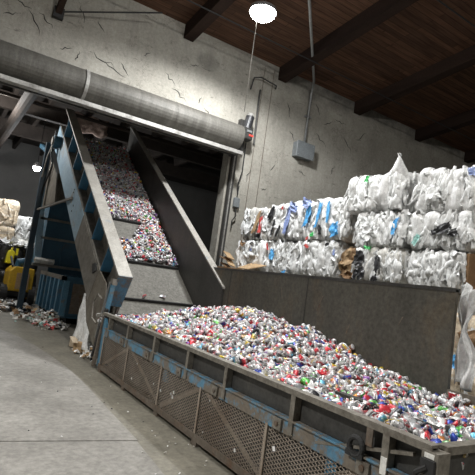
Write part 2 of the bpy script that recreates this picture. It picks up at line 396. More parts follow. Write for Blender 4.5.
# dark cracks and gouges in the plaster
rc = random.Random(3)
for (x, z, l, ang) in ((1.05, 6.60, .55, -1.0), (1.25, 6.75, .4, -.7), (.75, 6.9, .35, -.3), (.55, 6.6, .3, .4), (1.75, 6.30, .28, .3), (2.02, 6.22, .26, 1.3), (2.6, 6.35, .55, -.25), (2.9, 6.22, .6, -.35), (3.1, 6.30, .35, -.9), (1.95, 7.2, .4, -1.2),
                       (3.6, 6.9, .22, .8), (4.3, 6.5, .4, -.5), (4.6, 6.2, .5, -.4), (5.2, 6.25, .22, 1.2), (5.5, 6.0, .35, -.6), (4.9, 7.1, .25, .2), (2.4, 7.1, .3, -.8), (8.1, 6.9, .5, -1.2), (8.35, 6.2, .35, -.9), (9.5, 6.4, .6, -.6), (9.7, 7.0, .4, .5),
                       (10.1, 5.6, .35, 1.1), (7.8, 5.1, .3, 1.0), (7.6, 4.4, .22, .4), (8.9, 5.2, .3, -.3), (10.6, 6.6, .7, -.9), (11.2, 7.0, .6, .7), (10.2, 7.2, .5, -.2), (9.2, 7.3, .4, -1.1), (7.0, 4.7, .5, 1.3)):
    pts = []
    n = 6
    for k in range(n):
        t = (k / (n - 1) - .5) * l
        w = rc.uniform(-.05, .05) * l * 2
        pts.append((x + t * math.cos(ang) - w * math.sin(ang), WY - .002, z + t * math.sin(ang) + w * math.cos(ang)))
    MB().tube(pts, [.002, .009, .014, .010, .006, .001], 5).build('crack', 'crack_dark', wall)
struct(MB().box((-9.2, -12, 0), (-9, 28, 11)).build('wall_left', 'side_wall'))
struct(MB().box((22, -12, 0), (22.2, 28, 11)).build('wall_right', 'side_wall'))
struct(MB().box((-9, -12.2, 0), (22, -12, 11)).build('wall_front', 'side_wall'))
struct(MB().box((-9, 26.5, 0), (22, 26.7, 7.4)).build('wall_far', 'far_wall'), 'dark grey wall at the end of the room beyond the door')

# plank roof rising towards the viewer, with deep beams
cl = MB().prism([(-9, WY + T, roof_z(WY + T)), (-9, -12, roof_z(-12)), (-9, -12, roof_z(-12) + .15), (-9, WY + T, roof_z(WY + T) + .15)], (31, 0, 0)).build('ceiling', 'plank_ceiling')
struct(cl, 'dark brown plank ceiling with deep beams')
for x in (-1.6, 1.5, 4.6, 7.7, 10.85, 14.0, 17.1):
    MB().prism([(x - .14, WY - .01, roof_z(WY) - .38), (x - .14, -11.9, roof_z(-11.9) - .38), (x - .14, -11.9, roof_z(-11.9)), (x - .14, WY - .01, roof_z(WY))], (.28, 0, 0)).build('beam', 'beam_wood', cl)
for yy in (9.6, 6.2):   # thin pipes fixed under the planks, along X
    MB().tube([(-8, yy, roof_z(yy) - .42), (21, yy, roof_z(yy) - .42)], .018, 6).build('sprinkler_pipe', 'cable_black', cl)
# knee brace and tie rod at the beam above the shutter
MB().bar((1.44, WY - .05, 6.98), (1.5, 9.6, roof_z(9.6) - .36), .13, .13).build('brace', 'beam_wood', cl)
MB().box((1.34, WY - .12, 6.86), (1.56, WY, 7.10)).build('bracket', 'cable_black', cl)
MB().tube([(1.5, WY - .15, 7.0), (3.6, WY - .6, 7.72)], .02, 6).build('tie_rod', 'cable_black', cl)

# roof of the room beyond
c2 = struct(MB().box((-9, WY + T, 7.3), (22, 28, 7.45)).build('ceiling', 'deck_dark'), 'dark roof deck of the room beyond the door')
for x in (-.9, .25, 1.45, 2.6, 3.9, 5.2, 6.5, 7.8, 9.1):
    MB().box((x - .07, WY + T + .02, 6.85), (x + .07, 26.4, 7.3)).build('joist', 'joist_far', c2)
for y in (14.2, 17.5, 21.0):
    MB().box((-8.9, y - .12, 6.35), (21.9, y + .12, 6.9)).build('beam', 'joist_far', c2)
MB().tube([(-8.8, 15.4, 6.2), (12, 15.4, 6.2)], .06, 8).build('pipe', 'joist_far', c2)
MB().tube([(1.55, 12.2, 6.0), (1.55, 25.5, 6.0)], .17, 12).build('duct', 'joist_far', c2)
# pale insulation batt hanging beside the conveyor head
g = MB(); n = 9
vs = []; fs = []
for i in range(n):
    for j in range(n):
        x = 3.3 + 1.3 * i / (n - 1); z = 6.22 + .58 * j / (n - 1)
        vs.append((x, 17.1 + .07 * math.sin(i * 2.1 + j) + .05 * math.cos(j * 2.7), z + .04 * math.sin(i * 1.7)))
for i in range(n - 1):
    for j in range(n - 1):
        a = i * n + j; fs.append((a, a + n, a + n + 1, a + 1))
k = len(vs); vs += [(x, y + .1, z) for x, y, z in vs]; fs += [tuple(reversed([q + k for q in f])) for f in list(fs)]
for i in range(n - 1):
    for (a, b) in ((i * n, (i + 1) * n), (i * n + n - 1, (i + 1) * n + n - 1), (i, i + 1), ((n - 1) * n + i, (n - 1) * n + i + 1)): fs.append((a, b, b + k, a + k))
tag(g.add(vs, fs).build('insulation_batt', 'insulation', smooth=True), 'pinkish insulation batt under the roof beyond the shutter', 'insulation')

# ================================================================== ROLL-UP DOOR
rd = tag(empty('roll_up_door', (2, 10.6, 5.1)), 'rolled-up steel shutter door, long dark barrel above the opening', 'shutter door')
MB().tube([(-2.6, 10.62, 5.47), (6.28, 10.62, 5.47)], .335, 28).build('barrel', 'barrel_steel', rd, smooth=False)
for x in (2.18, -1.2): MB().tube([(x - .035, 10.62, 5.47), (x + .035, 10.62, 5.47)], .352, 28).build('barrel_band', 'header_steel', rd)
for x in (.2, 4.35): MB().tube([(x - .012, 10.62, 5.47), (x + .012, 10.62, 5.47)], .341, 28).build('barrel_seam', 'barrel_steel', rd)
MB().box((-2.6, 10.705, 5.06), (6.28, 10.97, 5.12)).build('header', 'header_steel', rd)
MB().box((-2.6, 10.30, 4.955), (6.30, 10.36, 5.045)).build('bottom_bar', 'header_steel', rd)
MB().box((-2.6, 10.36, 5.02), (6.30, 10.70, 5.06)).build('bottom_flange', 'header_steel', rd)
MB().box((-2.6, 10.80, 5.02), (6.28, 10.86, 5.06)).build('header_lip', 'dark_steel', rd)
MB().box((6.28, 10.62, 5.02), (6.36, 10.99, 5.86)).build('end_plate', 'dark_steel', rd)
MB().box((6.36, 10.88, 0), (6.50, 10.995, 5.6)).build('guide_track', 'dark_steel', rd)
MB().box((6.40, 10.86, 0), (6.43, 10.88, 5.3)).build('guide_lip', 'header_steel', rd)
# operator
op = tag(empty('door_operator', (6.45, 10.75, 5.6)), 'black shutter motor with red label at the barrel end', 'motor')
MB().box((6.38, 10.58, 5.50), (6.72, 10.86, 5.84)).build('gearbox', 'dark_steel', op, bevel=.03)
MB().tube([(6.55, 10.70, 5.80), (6.62, 10.70, 6.18)], [.12, .12], 14).build('motor_can', 'black_plastic', op)
MB().tube([(6.61, 10.70, 6.16), (6.63, 10.70, 6.26)], [.125, .07], 14).build('motor_cap', 'header_steel', op)
MB().box((6.58, 10.565, 5.60), (6.72, 10.58, 5.65)).build('red_label', 'red_label', op)
MB().box((6.50, 10.565, 5.70), (6.66, 10.58, 5.76)).build('grey_label', 'galvanised', op)
MB().box((6.44, 10.86, 5.2), (6.64, 11.0, 6.1)).build('mount_plate', 'dark_steel', op)
MB().tube([(6.72, 10.9, 5.5), (6.75, 10.93, 4.7), (6.68, 10.95, 4.3), (6.72, 10.95, 4.05)], .02, 6).build('hand_chain', 'cable_black', op)
# small push button box with flex below
pb = tag(empty('push_button_box', (6.78, 11, 3.6)), 'small wall control box hanging below the shutter motor', 'control box')
MB().box((6.62, 10.90, 3.68), (6.80, 10.995, 3.95)).build('box', 'box_grey', pb, bevel=.015)
MB().tube([(6.71, 10.95, 3.68), (6.72, 10.9, 3.45), (6.64, 10.93, 3.30), (6.66, 10.95, 3.1)], .018, 6).build('flex', 'cable_black', pb)
MB().tube([(6.71, 10.96, 3.95), (6.74, 10.97, 4.3)], .012, 6).build('cable', 'cable_black', pb)

# conduit riser and bracket loop on the wall
o = MB().tube([(7.02, 10.96, 5.55), (6.98, 10.96, 6.9), (6.99, 10.96, 7.15)], .028, 8).build('wall_conduit', 'dark_steel')
tag(o, 'short dark conduit on the wall above the shutter motor', 'conduit')
o = MB().tube([(6.66, 10.96, 7.05), (6.68, 10.88, 7.38), (6.9, 10.86, 7.46), (7.45, 10.86, 7.40), (7.5, 10.97, 7.36)], .02, 8).build('cable_loop', 'cable_black')
tag(o, 'bent black cable loop high on the wall under the beam', 'cable')

# junction box + conduit
jb = tag(empty('junction_box', (8.8, 11, 5.8)), 'grey steel junction box with conduit on the wall above bales', 'junction box')
MB().box((8.42, 10.78, 5.60), (9.06, 11.0, 6.04)).build('box_body', 'box_grey', jb, bevel=.012)
MB().box((8.40, 10.755, 5.58), (9.08, 10.785, 6.06)).build('box_cover', 'box_grey', jb, bevel=.008)
for sx in (8.46, 9.02):
    for sz in (5.64, 6.0): MB().tube([(sx, 10.745, sz), (sx, 10.757, sz)], .014, 8).build('screw', 'galvanised', jb)
MB().tube([(8.78, 10.92, 6.04), (8.80, 10.92, 7.62), (8.74, 10.80, 7.80), (8.5, 10.5, 7.83), (5.2, 7.1, 8.05), (5.05, 6.95, 8.2), (5.0, 6.9, 8.53)], .034, 8).build('conduit', 'galvanised', jb, smooth=True)
MB().box((8.70, 10.9, 6.9), (8.90, 11.0, 6.95)).build('conduit_strap', 'galvanised', jb)

# ================================================================== LAMPS
def make_lamp(i, x, y, z, watts, colr, beam, label, r=.21, hang=None):
    top = hang if hang is not None else roof_z(y)
    t = tag(empty('high_bay_lamp', (x, y, z)), label, 'lamp')  # lamps in view and added unseen fills share this body
    MB().tube([(x, y, z + .02), (x, y, z + .10), (x, y, z + .16), (x, y, z + .22)], [r, r * .97, r * .6, r * .3], 20).build('housing', 'lamp_body', t)
    MB().tube([(x, y, z - .14), (x, y, z - .12), (x, y, z - .06), (x, y, z + .019)], [r * .2, r * .5, r * .82, r * .92], 20).build('diffuser', 'lamp_glow', t)
    MB().tube([(x, y, z + .22), (x, y, top)], .012, 6).build('hanger', 'cable_black', t)
    d = bpy.data.lights.new('lamp_light', 'SPOT' if beam else 'POINT'); d.energy = watts * (2.0 if beam else 1); d.color = colr; d.shadow_soft_size = .2
    if beam: d.spot_size = math.radians(beam); d.spot_blend = .35
    lo = bpy.data.objects.new('lamp_light', d); COL.objects.link(lo); lo.location = (x, y, z - .24)
    lo.parent = t; lo.matrix_parent_inverse = Matrix.Translation(-t.location)
    return t
LL = ['bright white lamp under the plank roof above the shutter', 'unseen fill lamp placed over the hopper front to light the bales',
      'unseen fill lamp added left of the viewer to light the hopper front', 'unseen bare fill lamp added behind the viewer to light the walls',
      'glaring white lamp in the dark room beyond the conveyor', 'unseen fill lamp added beyond the shutter to light the far bales']
for i, (l, lab) in enumerate(zip(LAMPS, LL)):
    make_lamp(i, *l, lab, r=(.30 if i == 0 else .16 if i == 4 else .22), hang=(7.3 if l[1] > WY else None))
o = MB().tube([(5.02, 8.4, 7.5), (5.35, 8.95, 7.2), (6.36, 10.62, 6.22)], .011, 6).build('lamp_cord', 'worn_steel')
tag(o, 'pale cord stretched from the ceiling lamp to the shutter motor', 'cord')

# ================================================================== CONVEYOR
CA = math.atan(.655)
cs, sn = math.cos(CA), math.sin(CA)
Y0, Z0 = 7.53, 1.48           # lower end of the left cap
def ST(s, t, x):              # s along the incline, t down from the cap
    return (x, Y0 + s * cs + t * sn, Z0 + s * sn - t * cs)
def slabST(mb, s0, s1, t0, t1, x0, x1):
    return mb.prism([ST(s0, t0, x0), ST(s1, t0, x0), ST(s1, t1, x0), ST(s0, t1, x0)], (x1 - x0, 0, 0))
SL = 8.4
XL0, XL1, XR = 2.60, 2.84, 4.62
def belt_z(y): return 1.03 + .70 * (y - 8.55)
cv = tag(empty('inclined_conveyor', (3.6, 9.0, 0)), 'blue-framed inclined belt conveyor climbing through the shutter opening', 'conveyor')
slabST(MB(), 0, SL, 0, .035, XL0, XL1).build('side_cap', 'cap_steel', cv)
lf = slabST(MB(), .03, SL, .035, 1.25, XL1 - .04, XL1).build('side_web', 'worn_steel', cv)
slabST(MB(), 0, .02, .0, .62, XL0, XL1).build('end_plate', 'end_blue', cv)
slabST(MB(), .02, .028, .035, .62, XL0 + .01, XL1).build('end_backing', 'dark_steel', cv)
for s in (.92, 2.0, 3.1, 4.2, 5.3, 6.4, 7.5):
    slabST(MB(), s - .012, s + .012, .035, .56, XL0 + .004, XL1 - .04).build('rib', 'rib_blue', cv)
slabST(MB(), .95, SL, .56, .60, XL0, XL1 - .04).build('bay_shelf', 'worn_steel', cv)
slabST(MB(), .95, 3.0, .60, 1.28, XL0 - .012, XL0 + .01).build('lower_chord', 'worn_steel', cv)
slabST(MB(), 3.0, SL, .60, 1.28, XL0 - .012, XL0 + .01).build('lower_chord', 'blue_worn', cv)
for (s, t) in ((4.05, .95), (4.05, 1.1), (4.4, .78), (4.4, .70)):
    p = ST(s, t, XL0 - .02); MB().tube([p, (p[0] + .01, p[1], p[2])], .022, 8).build('bolt', 'black_rubber', cv)
# tail plates at the foot
tp = MB().prism([(XL0 - .005, 8.85, 1.62), (XL0 - .005, 8.12, 1.32), (XL0 - .005, 7.75, .42), (XL0 - .005, 8.05, .10), (XL0 - .005, 8.9, .55), (XL0 - .005, 9.2, .98)], (.02, 0, 0)).build('tail_plate', 'plate_brown', cv)
MB().prism([(XL0 - .02, 8.98, 1.62), (XL0 - .02, 8.80, 1.64), (XL0 - .02, 8.74, 1.50), (XL0 - .02, 8.90, 1.44)], (-.03, 0, 0)).build('lug', 'black_rubber', cv)
MB().bar((XL0 - .03, 7.64, 1.34), (XL0 - .03, 7.92, .30), .06, .07).build('take_up_bar', 'blue_paint', cv)
MB().bar((XL0 - .06, 7.74, 1.36), (XL0 - .06, 8.02, .40), .025, .025).build('take_up_rod', 'galvanised', cv)
MB().bar((XL0 - .05, 7.70, .92), (XL0 - .05, 8.08, .02), .05, .07).build('foot_bar', 'black_rubber', cv)
MB().box((XL0 - .06, 7.60, 1.32), (XL0 + .02, 7.72, 1.42)).build('take_up_bracket', 'worn_steel', cv)
MB().tube([(XL0 - .03, 8.12, 1.05), (XL0 - .09, 8.16, 1.12), (XL0 - .09, 8.36, .98), (XL0 - .09, 8.30, .70), (XL0 - .03, 8.24, .62)], .016, 6).build('hydraulic_hose', 'worn_steel', cv)
# belt
def belt_slab(y0, y1, x0, x1, th=.03, lift=0):
    return MB().prism([(x0, y0, belt_z(y0) + lift), (x0, y1, belt_z(y1) + lift), (x0, y1, belt_z(y1) + lift - th), (x0, y0, belt_z(y0) + lift - th)], (x1 - x0, 0, 0))
YT = 14.55
belt = belt_slab(7.62, YT, XL1 + .005, XR - .005).build('belt', 'belt_rubber', cv)
for y in (8.55, 9.56, 10.93, 12.2, 13.5):
    MB().bar((XL1 + .02, y, belt_z(y) + .03), (XR - .02, y, belt_z(y) + .03), .022, .075, (0, -.57, .82)).build('cleat', 'black_rubber', belt)
belt_slab(8.20, 8.23, XL1 + .02, XR - .02, .004, .004).build('belt_seam', 'black_rubber', belt)
# head roller
MB().tube([(XL1 + .02, 14.62, belt_z(14.55) - .16), (XR - .02, 14.62, belt_z(14.55) - .16)], .15, 16).build('head_roller', 'dark_steel', cv)
# underside pan
MB().prism([(XL1, 8.9, belt_z(8.9) - .25), (XL1, YT, belt_z(YT) - .25), (XL1, YT, belt_z(YT) - .28), (XL1, 8.9, belt_z(8.9) - .28)], (XR - XL1, 0, 0)).build('return_pan', 'blue_dark', cv)
# right side wall with cap
zt = lambda y: 1.48 + .655 * (y - 7.53)
MB().prism([(XR, 7.6, zt(7.6)), (XR, YT, zt(YT)), (XR, YT, belt_z(YT) - .3), (XR, 8.4, .55), (XR, 7.6, .35)], (.03, 0, 0)).build('side_wall', 'dark_steel', cv)
MB().prism([(XR - .01, 7.57, zt(7.57) + .02), (XR - .01, YT, zt(YT) + .02), (XR - .01, YT, zt(YT) - .015), (XR - .01, 7.57, zt(7.57) - .015)], (.15, 0, 0)).build('side_cap', 'cap_steel', cv)
# support tower beyond the opening
MB().box((2.27, 14.62, 0), (2.42, 14.76, 4.95)).build('tower_post', 'navy_paint', cv)
MB().box((2.16, 14.52, 0), (2.52, 14.90, .03)).build('post_foot', 'navy_paint', cv)
MB().box((4.66, 14.62, 0), (4.80, 14.80, 5.4)).build('tower_post', 'navy_paint', cv)
MB().bar((2.34, 14.70, 2.95), (2.58, 11.6, 3.1), .05, .05).build('tower_brace', 'worn_steel', cv)
MB().bar((2.34, 14.70, 4.9), (4.72, 14.70, 4.9), .12, .14).build('tower_beam', 'blue_dark', cv)
MB().bar((2.34, 14.70, 4.7), (2.34, 16.0, 5.1), .10, .12).build('tower_beam', 'blue_dark', cv)
MB().prism([(2.50, 14.9, 4.6), (2.50, 13.6, 3.9), (2.50, 13.2, 3.1), (2.50, 14.9, 3.1)], (.03, 0, 0)).build('gusset', 'plate_brown', cv)
# drive gearbox + cables near the head, small bright-blue stub
MB().tube([(2.38, 14.3, 4.95), (2.60, 14.3, 4.95)], .17, 14).build('drive_motor', 'blue_dark', cv)
MB().tube([(2.34, 14.3, 4.95), (2.38, 14.3, 4.95)], .12, 14).build('motor_cap', 'worn_steel', cv)
MB().tube([(2.44, 14.5, 5.3), (2.38, 14.3, 4.6), (2.45, 14.2, 4.2), (2.40, 14.6, 3.7), (2.36, 14.66, 3.3)], .025, 6).build('motor_cable', 'cable_black', cv)
MB().tube([(2.42, 14.2, 5.1), (2.33, 14.5, 4.5), (2.30, 14.6, 3.9)], .02, 6).build('motor_cable', 'worn_steel', cv)

# ================================================================== HOPPER
HX = 2.45; HY0, HY1 = 1.62, 7.46
hp = tag(empty('feed_hopper', (3.5, 4.5, 0)), 'long steel feed hopper with mesh guards holding the heap of cans', 'hopper')
# front rail cap (angle iron)
r = MB(); r.box((HX - .03, HY0 - .02, .874), (HX + .045, HY1, .89)); r.box((HX - .029, HY0 - .02, .848), (HX - .018, HY1, .8735))
r.build('rail', 'rail_steel', hp)
MB().prism([(HX + .056, HY0, .873), (HX + .04, HY0, .873), (HX + .04, HY0, .15), (HX + .056, HY0, .15)], (0, HY1 - HY0, 0)).build('inner_wall', 'dark_steel', hp)
PY = [7.12, 6.30, 5.38, 4.49, 3.72, 2.76, 1.90]
for y in PY: MB().box((HX - .028, y - .025, .56), (HX + .035, y + .025, .8735)).build('rail_post', 'rail_steel', hp)
r = MB(); r.box((HX - .012, HY0, .545), (HX + .03, 7.30, .6545)); r.box((HX - .03, HY0, .655), (HX + .031, 7.30, .667))
r.build('blue_beam', 'blue_beam', hp)
for y in PY[1:]:
    MB().box((HX - .034, y + .10, .555), (HX - .012, y + .20, .64)).build('beam_clip', 'rail_steel', hp)
    MB().tube([(HX - .045, y + .15, .60), (HX - .034, y + .15, .60)], .02, 8).build('bolt', 'rusty_steel', hp)
# bottom angle + feet
r = MB(); r.box((HX - .02, HY0, .05), (HX + .06, 7.35, .065)); r.box((HX - .02, HY0, .0655), (HX - .01, 7.35, .12))
r.build('bottom_angle', 'rusty_steel', hp)
UY = [7.28, 6.22, 5.10, 4.15, 3.05, 2.06]
for y in UY + [1.66]: MB().box((HX - .01, y - .05, 0), (HX + .06, y + .05, .05)).build('foot', 'rusty_steel', hp)
for y in UY: MB().box((HX - .018, y - .015, .06), (HX - .010, y + .015, .56)).build('guard_upright', 'mesh_steel', hp)
# expanded metal guard panels, one per bay
def mesh_panel(ya, yb, z0, z1, x):
    dw, dh, st, th = .062, .030, .0065, .003
    ny = max(1, round((yb - ya) / dw)); nz = max(1, round((z1 - z0) / dh)); dw = (yb - ya) / ny; dh = (z1 - z0) / nz
    segs = []
    for j in range(nz * 2):
        for i in range(ny * 2):
            if (i + j) % 2 == 0: segs.append((ya + i * dw / 2, z0 + j * dh / 2, ya + (i + 1) * dw / 2, z0 + (j + 1) * dh / 2))
            else: segs.append((ya + i * dw / 2, z0 + (j + 1) * dh / 2, ya + (i + 1) * dw / 2, z0 + j * dh / 2))
    sg = np.array(segs); p = sg[:, :2]; q = sg[:, 2:]
    d = (q - p); d /= np.linalg.norm(d, axis=1)[:, None]; nn = np.stack([-d[:, 1], d[:, 0]], 1) * st / 2
    n = len(sg); V = np.zeros((n, 8, 3))
    for k, (pt, sgn, dx) in enumerate(((p, -1, 0), (q, -1, 0), (q, 1, 0), (p, 1, 0), (p, -1, th), (q, -1, th), (q, 1, th), (p, 1, th))):
        V[:, k, 1:] = pt + sgn * nn; V[:, k, 0] = x + dx
    base = np.arange(n)[:, None, None] * 8
    F = base + np.array([[0, 3, 2, 1], [4, 5, 6, 7], [0, 1, 5, 4], [3, 7, 6, 2]])[None]
    return np_mesh('mesh_guard', V.reshape(-1, 3), F.reshape(-1, 4), 'mesh_steel')
bays = list(zip(UY, UY[1:] + [HY0 + .02]))
for i, (yb, ya) in enumerate(bays):
    o = link('mesh_guard', mesh_panel(ya, yb, .10, .56, HX), hp); o['kind'] = 'stuff'
    # diagonal flat braces behind the mesh
    ym = (ya + yb) / 2
    if i % 2 == 0: MB().bar((HX + .02, yb - .03, .12), (HX + .02, ya + .03, .55), .012, .04, (0, 0, 1)).build('diagonal_brace', 'mesh_steel', hp)
    else: MB().bar((HX + .02, yb - .03, .55), (HX + .02, ya + .03, .12), .012, .04, (0, 0, 1)).build('diagonal_brace', 'mesh_steel', hp)
for y in (4.98, 2.3): MB().box((HX + .01, y, .40), (HX + .06, y + .10, .66)).build('blue_stub', 'blue_paint', hp)
# litter caught in the mesh
for q in range(16):
    y = random.uniform(1.8, 6.9); z = random.uniform(.14, .55); r_ = random.uniform(.008, .022)
    MB().prism([(HX - .006, y - r_, z - r_ * .5), (HX - .006, y + r_ * .4, z - r_), (HX - .006, y + r_, z + r_ * .6), (HX - .006, y - r_ * .3, z + r_)], (.004, 0, 0)).build('paper_scrap', 'film_white', hp)
# return idlers and dark pan behind the guards
for y in np.arange(2.0, 7.2, .85):
    MB().tube([(HX + .18, y, .34), (4.5, y, .34)], .06, 10).build('return_roller', 'rusty_steel', hp)
MB().box((HX + .14, HY0, .12), (4.6, 7.6, .16)).build('hopper_floor', 'plate_brown', hp)
MB().box((HX + .55, HY0, 0), (HX + .62, 7.5, .84)).build('inner_plate', 'dark_steel', hp)
# far end plates
MB().prism([(HX, 7.46, .06), (HX, 7.30, .06), (HX, 7.30, .72), (HX, 7.40, .80), (HX, 7.46, .80)], (.03, 0, 0)).build('end_gusset', 'blue_paint', hp)
MB().box((HX, 7.44, .06), (XL1, 7.47, .80)).build('end_wall', 'blue_paint', hp)
MB().bar((HX - .02, 7.50, .84), (HX - .02, 7.72, .80), .05, .05).build('rail_bracket', 'worn_steel', hp)
MB().bar((HX + .01, 7.49, .80), (HX - .02, 7.56, .03), .05, .05, (0, 1, 0)).build('corner_angle', 'rusty_steel', hp)
# near end: post, end rail, end wall
MB().box((HX - .04, HY0 - .07, 0), (HX + .07, HY0 + .03, .86)).build('corner_post', 'rail_steel', hp)
MB().box((HX + .07, HY0 - .05, .84), (4.62, HY0 + .02, .885)).build('end_rail', 'rail_steel', hp)
MB().box((HX + .07, HY0 - .02, .55), (4.62, HY0, .84)).build('end_wall', 'dark_steel', hp)
MB().bar((HX, HY0 + .10, .80), (HX, 2.50, .60), .03, .02).build('end_stay', 'rail_steel', hp)
MB().box((HX + .07, HY0 - .06, .44), (4.6, HY0 - .01, .56)).build('blue_beam', 'blue_beam', hp)
# lifting eye on the beam + stickers + bracket at the corner
ey = MB(); cy, cz = 2.12, .705
ring = [(HX - .03, cy + .055 * math.cos(2 * math.pi * k / 16), cz + .055 * math.sin(2 * math.pi * k / 16)) for k in range(17)]
ey.tube(ring, .018, 8, cap=False); ey.box((HX - .045, cy - .07, .64), (HX - .015, cy + .07, .675)); ey.build('lifting_eye', 'black_rubber', hp)
MB().box((HX - .032, 1.878, .62), (HX - .0285, 1.922, .72)).build('sticker', 'sticker_white', hp)
MB().box((HX - .045, HY0 - .05, .825), (HX - .041, HY0 + .01, .85)).build('sticker', 'sticker_white', hp)
MB().tube([(HX - .06, HY0 - .02, .78), (HX - .075, HY0 + .03, .74), (HX - .05, HY0 + .06, .66), (HX - .055, HY0, .58)], .015, 6).build('loose_cable', 'cable_black', hp)
MB().box((HX - .06, HY0 - .06, .74), (HX - .04, HY0 + .02, .82)).build('corner_clamp', 'black_rubber', hp)
MB().box((HX - .028, 2.0, .74), (HX - .02, 2.05, .865)).build('rail_gusset', 'rusty_steel', hp)
# high back wall, lower at the near end
bw = MB().box((4.66, 2.97, 0), (4.71, 8.15, 1.87)).build('back_wall', 'hopper_plate', hp)
MB().box((4.655, 2.97, 1.845), (4.74, 8.15, 1.885)).build('top_flange', 'dark_steel', bw)
for y in (7.42, 5.3): MB().box((4.652, y - .006, .3), (4.66, y + .006, 1.845)).build('weld_seam', 'dark_steel', bw)
for (y, z, l, t) in ((4.95, 1.62, .22, .10), (5.9, 1.66, .16, -.04), (3.6, 1.5, .10, .05), (4.4, 1.3, .13, .05)):
    MB().bar((4.657, y, z), (4.657, y + t, z - l), .012, .004, (1, 0, 0)).build('scratch', 'rusty_steel', bw)
MB().box((4.66, 1.55, 0), (4.70, 2.97, .84)).build('low_back_wall', 'plate_brown', hp)

# ================================================================== CANS
SIL = (.60, .60, .60); WHT = (.80, .80, .79)
PAL = [('silver', (.46, .47, .48), 24), ('white', (.80, .80, .79), 18), ('red', (.55, .03, .045), 15), ('blue', (.035, .07, .40), 8), ('dark', (.03, .03, .035), 13),
       ('green', (.10, .42, .07), 4), ('yellow', (.70, .52, .04), 5), ('purple', (.20, .08, .30), 3), ('orange', (.68, .25, .05), 3), ('light blue', (.14, .42, .60), 4), ('gold', (.42, .32, .14), 3), ('pink', (.62, .30, .34), 3)]
PN = [p[0] for p in PAL]; PC = {p[0]: np.array(p[1]) for p in PAL}
PW = np.array([p[2] for p in PAL], float); PW /= PW.sum()
def can_shape(seed, seg, hi):
    """crushed drinks can, axis X, centred; returns verts, quads, ring, segment index"""
    r = np.random.default_rng(seed)
    L = .118; R = .033
    if hi: prof = [(-.5, .0), (-.485, .74), (-.5, .80), (-.45, .98), (-.25, 1), (-.08, 1), (.08, 1), (.25, 1), (.40, 1), (.46, .84), (.5, .80), (.48, .74), (.475, .0)]
    else: prof = [(-.5, .0), (-.49, .80), (-.43, 1), (-.1, 1), (.2, 1), (.41, 1), (.5, .8), (.48, .0)]
    th = np.linspace(0, 2 * np.pi, seg, endpoint=False)
    V = np.array([[x * L, R * q * math.cos(t), R * q * math.sin(t)] for x, q in prof for t in th])
    ring = np.repeat(np.arange(len(prof)), seg); sgi = np.tile(np.arange(seg), len(prof))
    # crush: flatten, bend, shorten, dent
    mode = r.integers(0, 4)
    x = V[:, 0] / L
    fl = {0: .45, 1: .8, 2: .6, 3: .95}[mode] + r.uniform(-.08, .08)
    V[:, 2] *= fl; V[:, 1] *= min(1.35, 1 / fl ** .45)
    if mode in (0, 2): V[:, 2] += (abs(x) * .035 * r.uniform(.2, 1.2)); V[:, 1] *= 1 - .25 * np.exp(-(x / .15) ** 2)
    if mode == 1: V[:, 0] *= r.uniform(.55, .8)
    V[:, 1] += .018 * r.uniform(-1, 1) * np.cos(x * 4); 
    ph = r.uniform(0, 6, 3)
    dent = 1 - .28 * np.maximum(0, np.sin(x * 9 + ph[0] + np.repeat(0, len(x)))) * np.maximum(0, np.cos(np.arctan2(V[:, 2], V[:, 1]) * 2 + ph[1]))
    V[:, 1:] *= dent[:, None]
    V += r.normal(0, .0016, V.shape)
    F = []
    n = len(prof)
    for i in range(n - 1):
        for k in range(seg):
            a = i * seg + k; b = i * seg + (k + 1) % seg; F.append((a, b, b + seg, a + seg))
    return V, np.array(F), ring, sgi, len(prof)
def can_colors(name, ring, sgi, n, seg, r):
    c = PC[name]
    out = np.tile(c, (len(ring), 1)).astype(float)
    second = PC[r.choice(['white', 'silver', 'dark', 'red', 'white', 'silver', name])]
    style = r.integers(0, 3)
    if style == 0: m = ((sgi + r.integers(0, seg)) % seg) < seg // 3
    elif style == 1: m = (ring >= n // 2) & (ring <= n // 2 + 1)
    else: m = (sgi + ring) % 5 == 0
    out[m] = second
    ends = (ring <= 1) | (ring >= n - 3)
    out[ends] = np.array(SIL) * r.uniform(.8, 1.1)
    out *= r.uniform(.75, 1.1)
    return np.concatenate([out, np.ones((len(out), 1))], 1)

HYK = np.array([1.5, 2.2, 2.5, 3.0, 3.6, 4.4, 5.0, 5.7, 6.4, 7.2, 7.8, 8.15, 8.6])
HZK = np.array([.74, .72, .72, .75, .85, 1.01, 1.09, 1.19, 1.24, 1.07, .93, .80, .70])
def heap_h(x, y):
    A = np.interp(y, HYK, HZK)
    e = np.interp(y, [1.5, 6.2, 7.0, 7.5, 8.2], [.83, .85, .82, .74, .70])
    u = np.clip((x - 2.54) / 1.5, 0, 1); u = u * u * (3 - 2 * u) * .55 + u * .45
    return e + (A - .03 - e) * u
def rand_rots(n, r, flat=.5):
    yaw = r.uniform(0, 2 * np.pi, n); pit = r.normal(0, flat, n); rol = r.uniform(0, 2 * np.pi, n)
    cy, sy, cp, sp, cr, sr = np.cos(yaw), np.sin(yaw), np.cos(pit), np.sin(pit), np.cos(rol), np.sin(rol)
    Rm = np.empty((n, 3, 3))
    Rm[:, 0, 0] = cy * cp; Rm[:, 0, 1] = cy * sp * sr - sy * cr; Rm[:, 0, 2] = cy * sp * cr + sy * sr
    Rm[:, 1, 0] = sy * cp; Rm[:, 1, 1] = sy * sp * sr + cy * cr; Rm[:, 1, 2] = sy * sp * cr - cy * sr
    Rm[:, 2, 0] = -sp; Rm[:, 2, 1] = cp * sr; Rm[:, 2, 2] = cp * cr
    return Rm
LOW = [can_shape(100 + i, 8, False) for i in range(10)]
